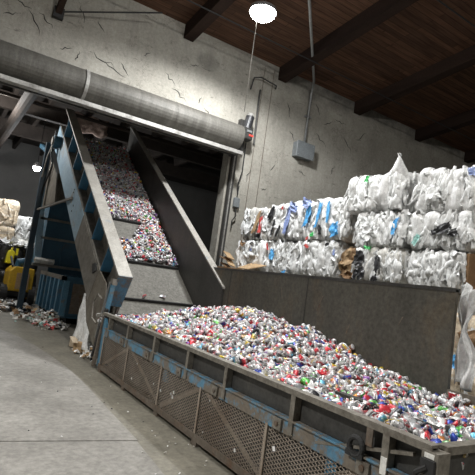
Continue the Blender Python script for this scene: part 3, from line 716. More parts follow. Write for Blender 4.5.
def can_field(name, P, r, flat=.5, scale=1.0, extra=None):
    n = len(P); Rm = rand_rots(n, r, flat); Vs, Fs, Cs = [], [], []; off = 0
    var = r.integers(0, len(LOW), n); cn = r.choice(len(PN), n, p=PW)
    for i in range(n):
        V, F, ring, sgi, npf = LOW[var[i]]
        Vs.append((V * scale * r.uniform(.9, 1.08)) @ Rm[i].T + P[i]); Fs.append(F + off); off += len(V)
        Cs.append(can_colors(PN[cn[i]], ring, sgi, npf, 8, r))
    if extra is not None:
        V, F = extra; Vs.append(V); Fs.append(F + off); Cs.append(np.tile([.03, .03, .032, 1], (len(V), 1)))  # near-black sheet: shade in the gaps between cans, put into its colour
    return np_mesh(name, np.concatenate(Vs), np.concatenate(Fs), 'can_print', np.concatenate(Cs))
def grid(xs, ys, fz):
    X, Y = np.meshgrid(xs, ys, indexing='ij'); Z = fz(X, Y)
    V = np.stack([X, Y, Z], -1).reshape(-1, 3); nx, ny = len(xs), len(ys); F = []
    for i in range(nx - 1):
        for j in range(ny - 1):
            a = i * ny + j; F.append((a, a + ny, a + ny + 1, a + 1))
    return V, np.array(F)
# scattered heap points (jittered grid, two layers)
def scatter(x0, x1, y0, y1, step, r):
    xs = np.arange(x0, x1, step); ys = np.arange(y0, y1, step)
    X, Y = np.meshgrid(xs, ys); p = np.stack([X.ravel(), Y.ravel()], 1); return p + r.uniform(-step * .5, step * .5, p.shape)
r1 = np.random.default_rng(11)
pA = scatter(2.575, 4.62, 1.68, 8.12, .070, r1); pB = scatter(2.585, 4.62, 1.68, 8.15, .075, r1)
lump = lambda x, y: .028 * np.sin(x * 5.1 + y * 3.3) + .022 * np.sin(y * 8.3 - x * 6.1) + .015 * np.sin(x * 13 + y * 11)
hA = heap_h(pA[:, 0], pA[:, 1]) + lump(pA[:, 0], pA[:, 1]) + r1.uniform(-.015, .025, len(pA))
hB = heap_h(pB[:, 0], pB[:, 1]) + lump(pB[:, 0], pB[:, 1]) - .058 + r1.uniform(-.02, .02, len(pB))
edge_drop = lambda p: 0 * p[:, 0]
TOP = np.column_stack([pA, hA - edge_drop(pA)]); UND = np.column_stack([pB, hB])
keep = TOP[:, 2] > np.maximum(.3, 1.03 + .70 * (TOP[:, 1] - 8.55)) + .0
TOP = TOP[keep]
UND = UND[UND[:, 2] > 1.03 + .70 * (UND[:, 1] - 8.55)]
# the 300 that show largest (nearest in the frame) are individuals
RinvT = np.array(ROT)
q = (TOP - np.array(CAM)) @ RinvT
px = 237.5 + 475 * q[:, 0] / -q[:, 2]; py = 237.5 - 475 * q[:, 1] / -q[:, 2]
dist = np.linalg.norm(TOP - np.array(CAM), axis=1)
inf = (px > 3) & (px < 472) & (py > 3) & (py < 472) & (TOP[:, 0] > 2.56)
order = np.argsort(np.where(inf, dist, 1e9))[:300]
sel = np.zeros(len(TOP), bool); sel[order] = True
rest = np.concatenate([TOP[~sel], UND])
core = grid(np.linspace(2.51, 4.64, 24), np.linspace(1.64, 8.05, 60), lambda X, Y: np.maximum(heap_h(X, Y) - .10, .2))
hm = can_field('can_heap', rest, r1, extra=core)
ho = tag(link('can_heap', hm), 'long heap of crushed multicoloured drinks cans filling the hopper', 'can heap', kind='stuff')
HI = {}
cnt = 0
r2 = np.random.default_rng(21)
PHR = {'silver': 'bare silver', 'white': 'white printed', 'red': 'bright red', 'blue': 'deep blue', 'dark': 'black printed', 'green': 'green', 'yellow': 'yellow', 'purple': 'purple', 'orange': 'orange', 'light blue': 'light blue', 'gold': 'gold', 'pink': 'pink'}
for i in np.where(sel)[0]:
    nm = PN[r2.choice(len(PN), p=PW)]; v = int(r2.integers(0, 4))
    if (nm, v) not in HI:
        V, F, ring, sgi, npf = can_shape(hash((PN.index(nm), v)) % 9973, 12, True)
        HI[(nm, v)] = np_mesh('can', V, F, 'can_print', can_colors(nm, ring, sgi, npf, 12, r2), smooth=False)
    o = bpy.data.objects.new('crushed_can', HI[(nm, v)]); COL.objects.link(o)
    o.location = tuple(TOP[i]); o.rotation_euler = (r2.uniform(0, 6.28), r2.normal(0, .5), r2.uniform(0, 6.28))
    s = r2.uniform(.98, 1.12); o.scale = (s, s, s)
    xx, yy = TOP[i][0], TOP[i][1]
    zx_ = 'against the front rail' if xx < 2.80 else 'in the middle of the heap' if xx < 3.6 else 'on the back slope of the heap'
    zy_ = 'by the near corner post' if yy < 2.0 else 'near the lifting eye' if yy < 2.4 else 'farther from the corner post'
    tag(o, 'crushed %s can %s, %s' % (PHR[nm], zx_, zy_), 'can', '%s cans %s, %s' % (PHR[nm], zx_, zy_))
# cans riding on the belt
r3 = np.random.default_rng(31)
pb_ = scatter(XL1 + .05, XR - .05, 9.62, 14.5, .068, r3); pc_ = scatter(XL1 + .05, XR - .05, 9.62, 14.5, .072, r3)
def on_belt(p):
    x, y = p[:, 0], p[:, 1]
    w = .10 * np.sin(x * 9) + .06 * np.sin(x * 23 + y * 7)
    upper = y > 10.98 - .05
    tri = (y < 10.98) & (x > 2.95 + (y - 9.6) * 1.05 + w) & (x < 4.6)
    left = (y < 10.0) & (x < 3.6)
    return upper | tri | left
pb_ = pb_[on_belt(pb_)]; pc_ = pc_[on_belt(pc_)]
th_ = lambda p: np.where(p[:, 1] > 10.9, .12, np.clip(.12 * (p[:, 0] - 2.9), .03, .12))
b1 = np.column_stack([pb_, belt_z(pb_[:, 1]) + .03 + th_(pb_) + .03 * np.sin(pb_[:, 0] * 7 + pb_[:, 1] * 4)])
b2 = np.column_stack([pc_, belt_z(pc_[:, 1]) + .03 + th_(pc_) * .5])
bo = tag(link('belt_cans', can_field('belt_cans', np.concatenate([b1, b2]), r3)), 'layer of crushed drinks cans riding up the conveyor belt', 'can heap', kind='stuff')
# a few single cans resting on the bare lower belt
for (x, y, nm) in ((3.15, 8.75, 'white'), (3.55, 8.66, 'red'), (3.95, 8.70, 'silver')):
    me = HI.get((nm, 0)) or list(HI.values())[0]
    o = bpy.data.objects.new('crushed_can', me); COL.objects.link(o); o.location = (x, y, belt_z(y) + .035); o.rotation_euler = (.6, .1, x * 3)
    tag(o, 'single crushed %s can lying on the bare lower belt' % nm, 'can')

# ================================================================== BALES
def bale_mesh(name, dx, dy, dz, m, seed, nx=34, amp=.055, wires=None):
    """crumpled bale, centred in x,y, base at z = 0"""
    r = random.Random(seed); off = Vector((r.uniform(-50, 50), r.uniform(-50, 50), r.uniform(-50, 50)))
    h = Vector((dx / 2, dy / 2, dz / 2)); rad = .13
    n = nx; idx = {}; V = []; F = []
    wires = wires or max(3, round(dy / .27))
    def pt(p):
        key = (round(p.x, 4), round(p.y, 4), round(p.z, 4))
        if key in idx: return idx[key]
        inner = Vector((max(-h.x + rad, min(h.x - rad, p.x)), max(-h.y + rad, min(h.y - rad, p.y)), max(-h.z + rad, min(h.z - rad, p.z))))
        d = p - inner
        nrm = d.normalized() if d.length > 1e-6 else Vector((0, 0, 1))
        w = inner + nrm * rad
        q = w + off
        warp = noise.noise(q * 1.4) * .09
        yy = (p.y + h.y + warp) / dy * wires
        groove = abs(math.sin(math.pi * yy)) ** .6           # 0 at a wire, 1 between
        rid = noise.ridged_multi_fractal(Vector((q.x * 2.6, q.y * 4.2, q.z * 2.0)), 1.0, 2.1, 5, 1.0, 2.0) / 2.2
        big = noise.noise(q * 2.0) + .5 * noise.noise(q * 5.0)
        disp = amp * (.9 * groove - .8) + amp * 1.1 * (rid - .5) + amp * .9 * big
        if p.z < -h.z + .02: disp = min(disp, 0)
        res = w + nrm * disp
        idx[key] = len(V); V.append((res.x, res.y, res.z + h.z)); return idx[key]
    for ax in range(3):
        for sg in (-1, 1):
            u, v = (ax + 1) % 3, (ax + 2) % 3
            g = []
            for i in range(n + 1):
                row = []
                for j in range(n + 1):
                    p = Vector((0, 0, 0)); p[ax] = sg * h[ax]; p[u] = -h[u] + 2 * h[u] * i / n; p[v] = -h[v] + 2 * h[v] * j / n
                    row.append(pt(p))
                g.append(row)
            for i in range(n):
                for j in range(n):
                    f = (g[i][j], g[i + 1][j], g[i + 1][j + 1], g[i][j + 1]); F.append(f if sg > 0 else f[::-1])
    return np_mesh(name, np.array(V), np.array(F), m, smooth=True)
def crumple(mb, c, nrm, w, h, rnd, amt=.35, n=5, hang=0):
    """crumpled sheet patch around c facing nrm"""
    c = Vector(c); nrm = Vector(nrm).normalized(); u = nrm.cross(Vector((0, 0, 1)))
    if u.length < .1: u = Vector((1, 0, 0))
    u.normalize(); v = nrm.cross(u).normalized()
    a = rnd.uniform(-.5, .5); u, v = u * math.cos(a) + v * math.sin(a), v * math.cos(a) - u * math.sin(a)
    vs = []; fs = []
    s0 = rnd.uniform(0, 99)
    for i in range(n):
        for j in range(n):
            a, b = i / (n - 1) - .5, j / (n - 1) - .5
            k = 1 - .5 * rnd.random() * (abs(a) + abs(b))
            dn = amt * min(w, h) * (noise.noise(Vector((a * 3 + s0, b * 3, s0))) + .4 * (rnd.random() - .5)) + amt * .3 * min(w, h)
            vs.append(c + u * (a * w * k) + v * (b * h * k) + nrm * dn - Vector((0, 0, hang * (abs(b) * h))))
    for i in range(n - 1):
        for j in range(n - 1):
            q = i * n + j; fs.append((q, q + n, q + n + 1, q + 1))
    m = len(vs)
    vs += [p - nrm * .004 for p in vs]; fs += [tuple(reversed([k + m for k in f])) for f in fs]
    for i in range(n - 1):
        for (a, b) in ((i, i + 1), ((n - 1) * n + i, (n - 1) * n + i + 1), (i * n, (i + 1) * n), (i * n + n - 1, (i + 1) * n + n - 1)): fs.append((a, b, b + m, a + m))
    mb.add(vs, fs)
def pleat(mb, c, nrm, w, h, rnd, n=5, m=8):
    # bulging fold of film: arched across, tapering to both ends
    c = Vector(c); nrm = Vector(nrm).normalized(); v = Vector((0, 0, 1)) - nrm * nrm.z
    if v.length < .2: v = Vector((1, 0, 0)) - nrm * nrm.x
    v.normalize(); u = v.cross(nrm).normalized()
    a = rnd.gauss(0, .38); u, v = u * math.cos(a) + v * math.sin(a), v * math.cos(a) - u * math.sin(a)
    ph, bend = rnd.uniform(0, 6), rnd.uniform(-.12, .12) * h
    vs = []; fs = []
    for j in range(m):
        b = j / (m - 1); tp = math.sin(math.pi * (.12 + .76 * b)) ** .7 * (1 + .25 * math.sin(b * 9 + ph))
        for i in range(n):
            t = i / (n - 1) * 2 - 1
            vs.append(c + u * (t * w / 2 * tp + bend * math.sin(math.pi * b)) + v * ((b - .5) * h) + nrm * (w * .5 * tp * (1 - abs(t) ** 1.3) - w * .14 + rnd.uniform(-.009, .009)))
    for j in range(m - 1):
        for i in range(n - 1):
            q = j * n + i; fs.append((q, q + 1, q + n + 1, q + n))
    k = len(vs); vs += [p - nrm * .01 for p in vs]; fs += [tuple(reversed([x + k for x in f])) for f in fs]
    mb.add(vs, fs)
def make_bale(x, y, z, dx, dy, dz, m, label, seed, scraps=(), flaps=70, tilt=0, name='film_bale', group=None, amp=.055, flapmat='film_loose', nx=34, cat='bale'):
    t = tag(empty(name, (x, y, z)), label, cat, group)
    rnd = random.Random(seed)
    o = bpy.data.objects.new('bale_body', bale_mesh('bale_body', dx, dy, dz, m, seed, amp=amp, nx=nx)); COL.objects.link(o); o.parent = t
    if flaps:
        mb = MB()
        for k in range(int(flaps * 1.6)):
            side = rnd.random()
            w, h = rnd.uniform(.035, .12) * (1.5 if rnd.random() < .2 else 1), rnd.uniform(.16, .55)
            h = min(h, dz * .7)
            if side < .56: c, nn = (-dx / 2 + .015, rnd.uniform(-dy / 2 + .06, dy / 2 - .06), rnd.uniform(h * .5, dz - h * .42)), (-1, rnd.uniform(-.35, .35), rnd.uniform(-.1, .2))
            elif side < .82: c, nn = (rnd.uniform(-dx / 2 + .05, dx / 2 - .1), -dy / 2 + .015, rnd.uniform(h * .5, dz - h * .42)), (rnd.uniform(-.35, .2), -1, rnd.uniform(-.1, .2))
            else: c, nn = (rnd.uniform(-dx / 2 + .1, dx / 2 - .2), rnd.uniform(-dy / 2 + .1, dy / 2 - .1), dz - .02), (rnd.uniform(-.5, .1), rnd.uniform(-.3, .3), 1)
            if rnd.random() < .72: pleat(mb, c, nn, w, h, rnd)
            else: crumple(mb, c, nn, w, h * .6, rnd, .3, 5)
        f = mb.build('loose_film', flapmat, None, smooth=True); f.parent = t; f['kind'] = 'stuff'
    for (mm, yy, zz, w, h) in scraps:       # patches on the face towards the hopper (x-)
        mb = MB(); crumple(mb, (-dx / 2 - .05, yy, zz), (-1, rnd.uniform(-.15, .15), .1), w * 1.15, h * 1.1, rnd, .18, 7)
        f = mb.build('scrap', mm, None, smooth=False); f.parent = t
    # baling wires
    nw = max(3, round(dy / .27))
    for k in range(1, nw):
        yy = -dy / 2 + dy * k / nw
        q = .03; X, Zt = dx / 2 - .02, dz - .02
        f = MB().tube([(-X, yy, q), (-X - .008, yy, dz / 2), (-X, yy, Zt), (0, yy, Zt + .01), (X, yy, Zt), (X, yy, q), (0, yy, q), (-X, yy, q)], .004, 4, cap=False).build('baling_wire', 'wire')
        f.parent = t
    if tilt: t.rotation_euler = (tilt, 0, 0)
    return t
XB = 6.55   # face of the bale row
# ---- left group, upper row (z 2.74 .. 3.55) and lower row (1.98 .. 2.74)
make_bale(XB + .6, 9.72, 2.74, 1.2, 1.10, .84, 'film_cream', 'clear film bale with a brown strip and red scrap, against the wall', 1,
          [('cardboard', -.18, .45, .14, .6), ('film_red', -.36, .38, .12, .42), ('black_plastic', -.30, .10, .2, .10), ('film_loose', .2, .4, .3, .5)], 90)
make_bale(XB + .58, 8.52, 2.74, 1.2, 1.26, .86, 'film_white', 'film bale with black and violet sheets beside the brown-striped bale', 2,
          [('black_plastic', .42, .62, .16, .36), ('black_plastic', .30, .28, .09, .4), ('film_violet', -.2, .45, .16, .7), ('film_violet', -.38, .72, .34, .2), ('film_red', .02, .74, .08, .10), ('black_plastic', .1, .2, .08, .3)], 90)
make_bale(XB + .58, 7.22, 2.72, 1.2, 1.28, .88, 'film_white', 'film bale with bright blue stripes left of the tall stack', 3,
          [('film_blue', .42, .55, .15, .55), ('film_blue', .10, .52, .09, .55), ('film_blue', -.18, .58, .09, .5), ('film_blue', -.42, .22, .22, .28), ('film_violet', .5, .80, .3, .2), ('film_green', .22, .12, .12, .09), ('black_plastic', .0, .22, .1, .24), ('film_red', .36, .04, .08, .08)], 90)
make_bale(XB + .55, 9.66, 1.98, 1.2, 1.20, .76, 'film_white', 'film bale with a brown scrap under the brown-striped bale', 4,
          [('cardboard_dark', .3, .66, .2, .12), ('black_plastic', -.1, .66, .16, .08), ('film_loose', -.2, .5, .3, .3), ('film_violet', -.12, .56, .14, .16)], 90)
make_bale(XB + .60, 8.44, 1.98, 1.2, 1.20, .76, 'film_white', 'film bale with one blue scrap in the lower row', 5,
          [('film_blue', .32, .42, .15, .26), ('film_blue', -.2, .04, .16, .08), ('film_red', .52, .60, .06, .2)], 100)
make_bale(XB + .58, 7.26, 1.98, 1.2, 1.14, .74, 'film_white', 'film bale with a red scrap under the blue-striped bale', 6,
          [('film_red', .30, .62, .16, .07), ('black_plastic', -.30, .66, .14, .07), ('film_violet', -.52, .5, .06, .12)], 100)
make_bale(XB + .66, 6.45, 1.98, 1.1, .46, .66, 'cardboard', 'crushed brown cardboard bundle between the two film stacks', 7,
          [('cardboard', 0, .42, .36, .40), ('cardboard_dark', -.02, .16, .34, .3), ('cardboard', .08, .25, .3, .3), ('cardboard_dark', -.1, .5, .2, .2)], 0, name='cardboard_bundle', amp=.07, nx=18)
# ---- right group (tall stack), rows at 1.95, 2.60, 3.22
make_bale(XB + .48, 5.93, 3.24, 1.15, 1.34, .70, 'film_white', 'topmost bright white film bale with a peaked flap', 11, [('film_green', .10, .60, .09, .14)], 70, amp=.065)
make_bale(XB + .62, 4.52, 3.16, 1.25, 1.20, .74, 'film_white', 'topmost round film bale with brown cardboard at its end', 12, [('film_violet', -.45, .62, .2, .14), ('film_loose', .2, .3, .3, .3)], 70, tilt=.06, amp=.065)
make_bale(XB + .50, 5.72, 2.58, 1.15, 1.16, .66, 'film_white', 'middle film bale with a blue scrap in the tall stack', 13, [('film_blue', -.40, .36, .10, .34), ('film_loose', .2, .3, .3, .3)], 80)
make_bale(XB + .58, 4.55, 2.56, 1.2, 1.16, .64, 'film_white', 'middle film bale with a black tangle and teal scrap', 14, [('black_plastic', -.12, .34, .28, .16), ('black_plastic', -.28, .26, .14, .12), ('film_teal', .36, .16, .10, .2), ('black_plastic', .05, .28, .1, .1)], 80)
make_bale(XB + .50, 5.66, 1.95, 1.15, 1.10, .64, 'film_cream', 'film bale with black plastic patches just above the hopper wall', 15,
          [('black_plastic', .38, .42, .20, .30), ('black_plastic', .30, .16, .18, .24), ('black_plastic', -.05, .34, .14, .3), ('black_plastic', -.02, .08, .16, .14), ('film_green', .2, .62, .14, .06), ('black_plastic', .42, .12, .12, .2)], 80)
make_bale(XB + .56, 4.58, 1.95, 1.2, 1.00, .62, 'film_white', 'lower film bale with a dark cardboard end above the hopper wall', 16, [], 80)
# peaked flap on the top bale
top = bpy.data.objects.get('film_bale.005') or None
for o in bpy.data.objects:
    if o.get('label', '').startswith('topmost bright white'):
        mb = MB(); rr = random.Random(5)
        vs = []; n = 7
        for i in range(n):
            a = i / (n - 1)
            for j in range(n):
                b = j / (n - 1); wd = .55 * (1 - b) ** .75 + .03
                vs.append((-.50 + .06 * math.sin(b * 5 + a * 4) - .1 * b, -.44 + (a - .5) * wd - .10 * b, .40 + .58 * b + .02 * rr.random()))
        fs = [(i * n + j, i * n + n + j, i * n + n + j + 1, i * n + j + 1) for i in range(n - 1) for j in range(n - 1)]
        m_ = len(vs); vs += [(x + .03, y, z - .01) for x, y, z in vs]; fs += [tuple(reversed([k + m_ for k in f])) for f in fs]
        for i in range(n - 1):
            for (a, b) in ((i, i + 1), ((n - 1) * n + i, (n - 1) * n + i + 1), (i * n, (i + 1) * n), (i * n + n - 1, (i + 1) * n + n - 1)): fs.append((a, b, b + m_, a + m_))
        f = mb.add(vs, fs).build('film_peak', 'film_white', smooth=True); f.parent = o
    if o.get('label', '').startswith('topmost round') or o.get('label', '').startswith('lower film bale with a dark'):
        dk = o['label'].startswith('lower')
        mb = MB(); rr = random.Random(6)
        hy = -.52 if dk else -.61
        for k in range(5):
            x0 = -.5 + .2 * k if not dk else -.52 + .21 * k
            mb.prism([(x0, hy - .03 * rr.random(), .04), (x0 + .20, hy - .03 * rr.random(), .05), (x0 + .19, hy - .02, .60 if dk else .5), (x0 + .01, hy - .04 * rr.random(), .58 if dk else .52)], (0, .05, 0))
        f = mb.build('cardboard_end', 'cardboard_dark' if dk else 'cardboard', None); f.parent = o

# ---- hidden supporting rows, plain copies behind the hopper wall
def sup(x, y, z, dy, h, label, seed, m='film_cream', grp='supporting bales'):
    return make_bale(x, y, z, 1.2, dy, h, m, label, seed, (), 30, nx=16, group=grp)
base0 = sup(XB + .58, 9.68, 0, 1.14, .66, 'film bale low in the stack, hidden behind the hopper wall', 31)
first = True
for y in (9.68, 8.48, 7.28, 6.16, 4.98):
    for k in range(3):
        if first: first = False; continue
        copy_tree(base0, (XB + .58, y, .655 * k))
# second rank glimpsed at the right edge
for k, (z, lab) in enumerate(((1.95, 'white film bale in the rear rank, lowest in view'), (2.58, 'white film bale in the rear rank, middle one'), (3.16, 'white film bale in the rear rank, upper one'))):
    make_bale(8.35, 4.5, z, 1.1, 1.3, .62, 'film_white', lab, 40 + k, (), 60, nx=20)
b2_ = sup(8.35, 4.5, 0, 1.3, .645, 'film bale at the foot of the rear rank behind the tall stack', 44, grp='supporting bales of the rear rank')
for k in (1, 2): copy_tree(b2_, (8.35, 4.5, .65 * k))
# near end rows beside the draped sheet, seen past the end of the hopper wall
make_bale(6.9, 3.68, 0, 1.2, .9, .85, 'bale_tan', 'brown mixed bale on the floor right of the hopper wall', 51, [('cardboard_dark', -.1, .4, .4, .3)], 20, nx=20, name='mixed_bale')
make_bale(6.9, 3.66, .86, 1.2, .9, .80, 'bale_tan', 'brown cardboard bale under film right of the hopper wall', 52, [('cardboard_dark', .0, .4, .4, .4), ('film_blue', .25, .12, .14, .2)], 20, nx=20, name='cardboard_bale')

# cardboard scraps leaning at the left end of the bale row
cb = tag(empty('cardboard_scraps', (6.0, 9.9, 2.0)), 'torn brown cardboard flaps left of the film bales', 'cardboard')
for k, (y, z, a) in enumerate(((10.35, 2.02, .3), (10.2, 2.12, -.2), (10.45, 2.2, .5), (10.3, 2.28, .0))):
    MB().bar((6.25, y - .22, z - .05 + a * .1), (6.35, y + .2, z + .12 - a * .1), .20, .02, (.2, a, 1)).build('flap', 'cardboard' if k % 2 else 'cardboard_dark', cb)
MB().box((6.0, 9.7, 0), (6.5, 10.5, 2.0)).build('stacked_sheets', 'cardboard_dark', cb)
o = MB().prism([(6.1, 9.5, 1.99), (6.05, 9.0, 1.98), (6.5, 8.9, 2.12), (6.5, 9.5, 2.16)], (0, 0, .02)).build('cardboard_sheet', 'cardboard')
tag(o, 'flat tan cardboard sheet lying at the foot of the bales', 'cardboard')

# draped film sheet at the near end of the hopper wall
def drape(name, fn, m, label, cat, nu=18, nv=26, th=.006):
    vs = []; fs = []
    for i in range(nu):
        for j in range(nv): vs.append(Vector(fn(i / (nu - 1), j / (nv - 1))))
    for i in range(nu - 1):
        for j in range(nv - 1):
            a = i * nv + j; fs.append((a, a + nv, a + nv + 1, a + 1))
    n = len(vs); vs += [p + Vector((th, th * .5, 0)) for p in vs]; fs += [tuple(reversed([k + n for k in f])) for f in fs]
    for i in range(nu - 1): fs += [(i * nv, (i + 1) * nv, (i + 1) * nv + n, i * nv + n), (i * nv + nv - 1, (i + 1) * nv + nv - 1, (i + 1) * nv + nv - 1 + n, i * nv + nv - 1 + n)]
    for j in range(nv - 1): fs += [(j, j + 1, j + 1 + n, j + n), ((nu - 1) * nv + j, (nu - 1) * nv + j + 1, (nu - 1) * nv + j + 1 + n, (nu - 1) * nv + j + n)]
    return tag(MB().add(vs, fs).build(name, m, smooth=True), label, cat)
def f1(a, b):   # a across, b from top to bottom
    z = 1.93 - b * 1.05
    w = .19 - .10 * math.exp(-((b - .42) / .18) ** 2) + .09 * math.exp(-((b - .8) / .16) ** 2)
    y = 3.02 - .02 * b - a * w + .02 * math.sin(b * 9)
    x = 4.82 + .035 * math.sin(a * 14 + b * 3) + .03 * math.sin(b * 15 + a * 5)
    return (x, y, z + .04 * math.sin(a * 6))
drape('film_sheet', f1, 'film_loose', 'torn clear film sheet hanging at the end of the hopper wall', 'plastic sheet')
o = MB().tube([(5.25, 2.62, .42), (5.25, 2.62, .46), (5.25, 2.62, .9), (5.25, 2.62, .92), (5.25, 2.62, 1.38), (5.25, 2.62, 1.42), (5.25, 2.62, 1.43)], [.17, .18, .18, .19, .18, .18, .15], 18).build('blue_drum', 'film_blue')
tag(o, 'blue plastic drum behind the draped film at the right edge', 'drum')
o.location.z = -.42
MB_ = None

# ================================================================== BEYOND THE OPENING
# blue open-top container with ribs
dp = tag(empty('blue_container', (3.6, 13.2, 0)), 'blue ribbed steel container full of scrap below the conveyor', 'container')
X0, X1, A, B = 2.93, 4.5, 12.45, 15.3
MB().box((X0, A, .22), (X0 + .04, B, 1.18)).build('side', 'blue_paint', dp)
MB().box((X0, A, .22), (X1, A + .04, 1.18)).build('front', 'blue_dark', dp)
MB().box((X1 - .04, A, .22), (X1, B, 1.18)).build('side', 'blue_dark', dp)
MB().box((X0, B - .04, .22), (X1, B, 1.18)).build('rear', 'blue_dark', dp)
MB().box((X0, A, .18), (X1, B, .24)).build('floor_plate', 'blue_dark', dp)
for y in (12.75, 13.25, 13.75, 14.25, 14.75, 15.15): MB().box((X0 - .08, y - .08, .22), (X0, y + .08, 1.12)).build('rib', 'blue_paint', dp)
MB().box((X0 - .08, A - .06, 1.12), (X0 + .04, B, 1.22)).build('top_rim', 'worn_steel', dp)
MB().box((X0 - .08, A - .06, 1.12), (X1, A + .04, 1.22)).build('top_rim', 'blue_dark', dp)
MB().box((X0 + .22, A - .025, .30), (X1 - .3, A, 1.06)).build('door_panel', 'rusty_steel', dp)
MB().box((X0 - .02, A - .05, .22), (X0 + .12, A, 1.14)).build('corner_post', 'blue_paint', dp)
for x in (X0 + .05, X1 - .2): MB().box((x, A, 0), (x + .14, B, .18)).build('skid', 'black_rubber', dp)
# big blue baler chute behind/above it
bl = tag(empty('baler_chute', (3.6, 14.6, 0)), 'dark blue steel baler chute standing under the conveyor', 'baler')
MB().box((2.86, 15.5, 1.4), (4.6, 15.55, 3.4)).build('front_panel', 'blue_dark', bl)
MB().box((2.82, 15.48, 1.34), (2.88, 16.9, 3.4)).build('side_panel', 'blue_dark', bl)
MB().bar((2.74, 15.45, 1.40), (2.50, 15.45, 3.75), .2, .1, (0, 1, 0)).build('chute_corner', 'blue_worn', bl)
MB().box((2.70, 15.40, 2.18), (4.6, 15.5, 2.25)).build('ledge', 'worn_steel', bl)
MB().box((2.60, 15.40, 2.76), (4.6, 15.5, 2.83)).build('ledge', 'worn_steel', bl)
MB().box((2.60, 15.32, 1.34), (4.6, 15.55, 1.42)).build('ledge', 'worn_steel', bl)
MB().box((3.1, 15.6, 0), (4.6, 15.65, 1.34)).build('base_panel', 'blue_dark', bl)
MB().box((3.4, 15.47, 1.42), (3.46, 15.5, 2.18)).build('stiffener', 'blue_dark', bl)
MB().box((2.66, 15.43, 3.4), (4.6, 15.56, 4.25)).build('upper_plate', 'plate_brown', bl)
o = tag(empty('film_roll', (2.9, 15.4, 1.42)), 'small white roll lying on the baler ledge', 'roll')
rl = MB().tube([(2.64, 15.38, 1.51), (3.20, 15.40, 1.51)], .09, 14).build('roll', 'sticker_white', o)
MB().tube([(2.62, 15.38, 1.51), (2.64, 15.38, 1.51)], .035, 10).build('core', 'cardboard', o)
for x in (2.80, 3.02): MB().tube([(x - .015, 15.387, 1.51), (x + .015, 15.389, 1.51)], .095, 14).build('band', 'film_cream', o)

# litter: each larger piece an object, the crumbs one stuff mesh
def litter(name, spots, label, mats, size, n, seed, cat='litter'):
    r = random.Random(seed); by = {}
    t = empty(name, (*spots[0][:2], 0)); tag(t, label, cat, kind='stuff')
    for k in range(n):
        x, y, sx, sy = r.choice(spots)[:4]
        px_, py_ = r.gauss(x, sx), r.gauss(y, sy)
        hh = max(0, .34 * math.exp(-((px_ - x) / sx) ** 2 - ((py_ - y) / sy) ** 2)) * spots[0][4]
        m = r.choice(mats); mb = by.setdefault(m, MB())
        s = r.uniform(*size)
        crumple(mb, (px_, py_, .012 + s * .15 + hh * r.random()), (r.uniform(-1, 1), r.uniform(-1, 1), 1.0), s, s * r.uniform(.5, 1.2), r, .35, 3)
    for m, mb in by.items():
        f = mb.build('scraps', m, t); f['kind'] = 'stuff'
litter('litter_pile', [(2.75, 12.4, .18, .35, 1.0), (2.55, 12.9, .25, .5, 1.0), (2.62, 12.1, .15, .3, 1.)], 'pile of torn film, paper and cardboard litter before the blue container',
       ['film_white', 'film_cream', 'cardboard', 'film_white', 'film_loose', 'black_plastic', 'film_loose', 'film_cream', 'bale_tan', 'film_white', 'film_cream', 'cardboard_dark', 'film_teal', 'film_red', 'film_white', 'film_loose'], (.05, .19), 460, 3)
litter('litter_strip', [(2.35, 16.5, .3, .9, .4), (2.2, 15.2, .2, .5, .4)], 'strip of film and paper litter beyond the blue post',
       ['film_white', 'film_cream', 'cardboard', 'black_plastic', 'black_plastic', 'film_loose', 'cardboard_dark'], (.08, .25), 200, 4)
litter('litter_foot', [(2.66, 8.75, .08, .35, .5), (2.55, 8.3, .06, .3, .4)], 'small paper and film scraps at the foot of the conveyor',
       ['film_white', 'film_cream', 'cardboard', 'film_loose'], (.03, .12), 90, 5)
litter('litter_floor', [(2.1, 5.2, .2, 1.6, .0), (1.2, 6, .8, 2.5, .0), (2.2, 3.9, .12, .6, 0)], 'tiny paper crumbs scattered over the floor by the hopper',
       ['film_white', 'film_cream', 'black_plastic', 'black_plastic'], (.008, .026), 60, 6)
# white bag / sheet hanging at the conveyor foot
def f2(a, b):
    z = 1.00 - b * .95
    y = 9.52 + .08 * b - a * (.10 + .95 * b)
    x = 2.66 - .03 * math.sin(a * 17 + b * 2) - .04 * b + .015 * math.sin(b * 12 + a * 7)
    return (x, y, max(.02, z + .03 * math.sin(a * 9) - .0))
drape('film_sheet', f2, 'film_loose', 'white film sheet hanging beside the foot of the conveyor', 'plastic sheet')
pal = tag(empty('broken_pallet', (2.6, 9.0, 0)), 'broken pale pallet block at the foot of the film sheet', 'pallet')
MB().box((2.48, 8.92, .012), (2.62, 9.06, .16)).build('block', 'cardboard', pal); MB().bar((2.45, 8.85, .17), (2.56, 9.5, .17), .1, .02).build('board', 'bale_tan', pal)
MB().box((2.5, 9.3, .012), (2.62, 9.42, .16)).build('block', 'bale_tan', pal)

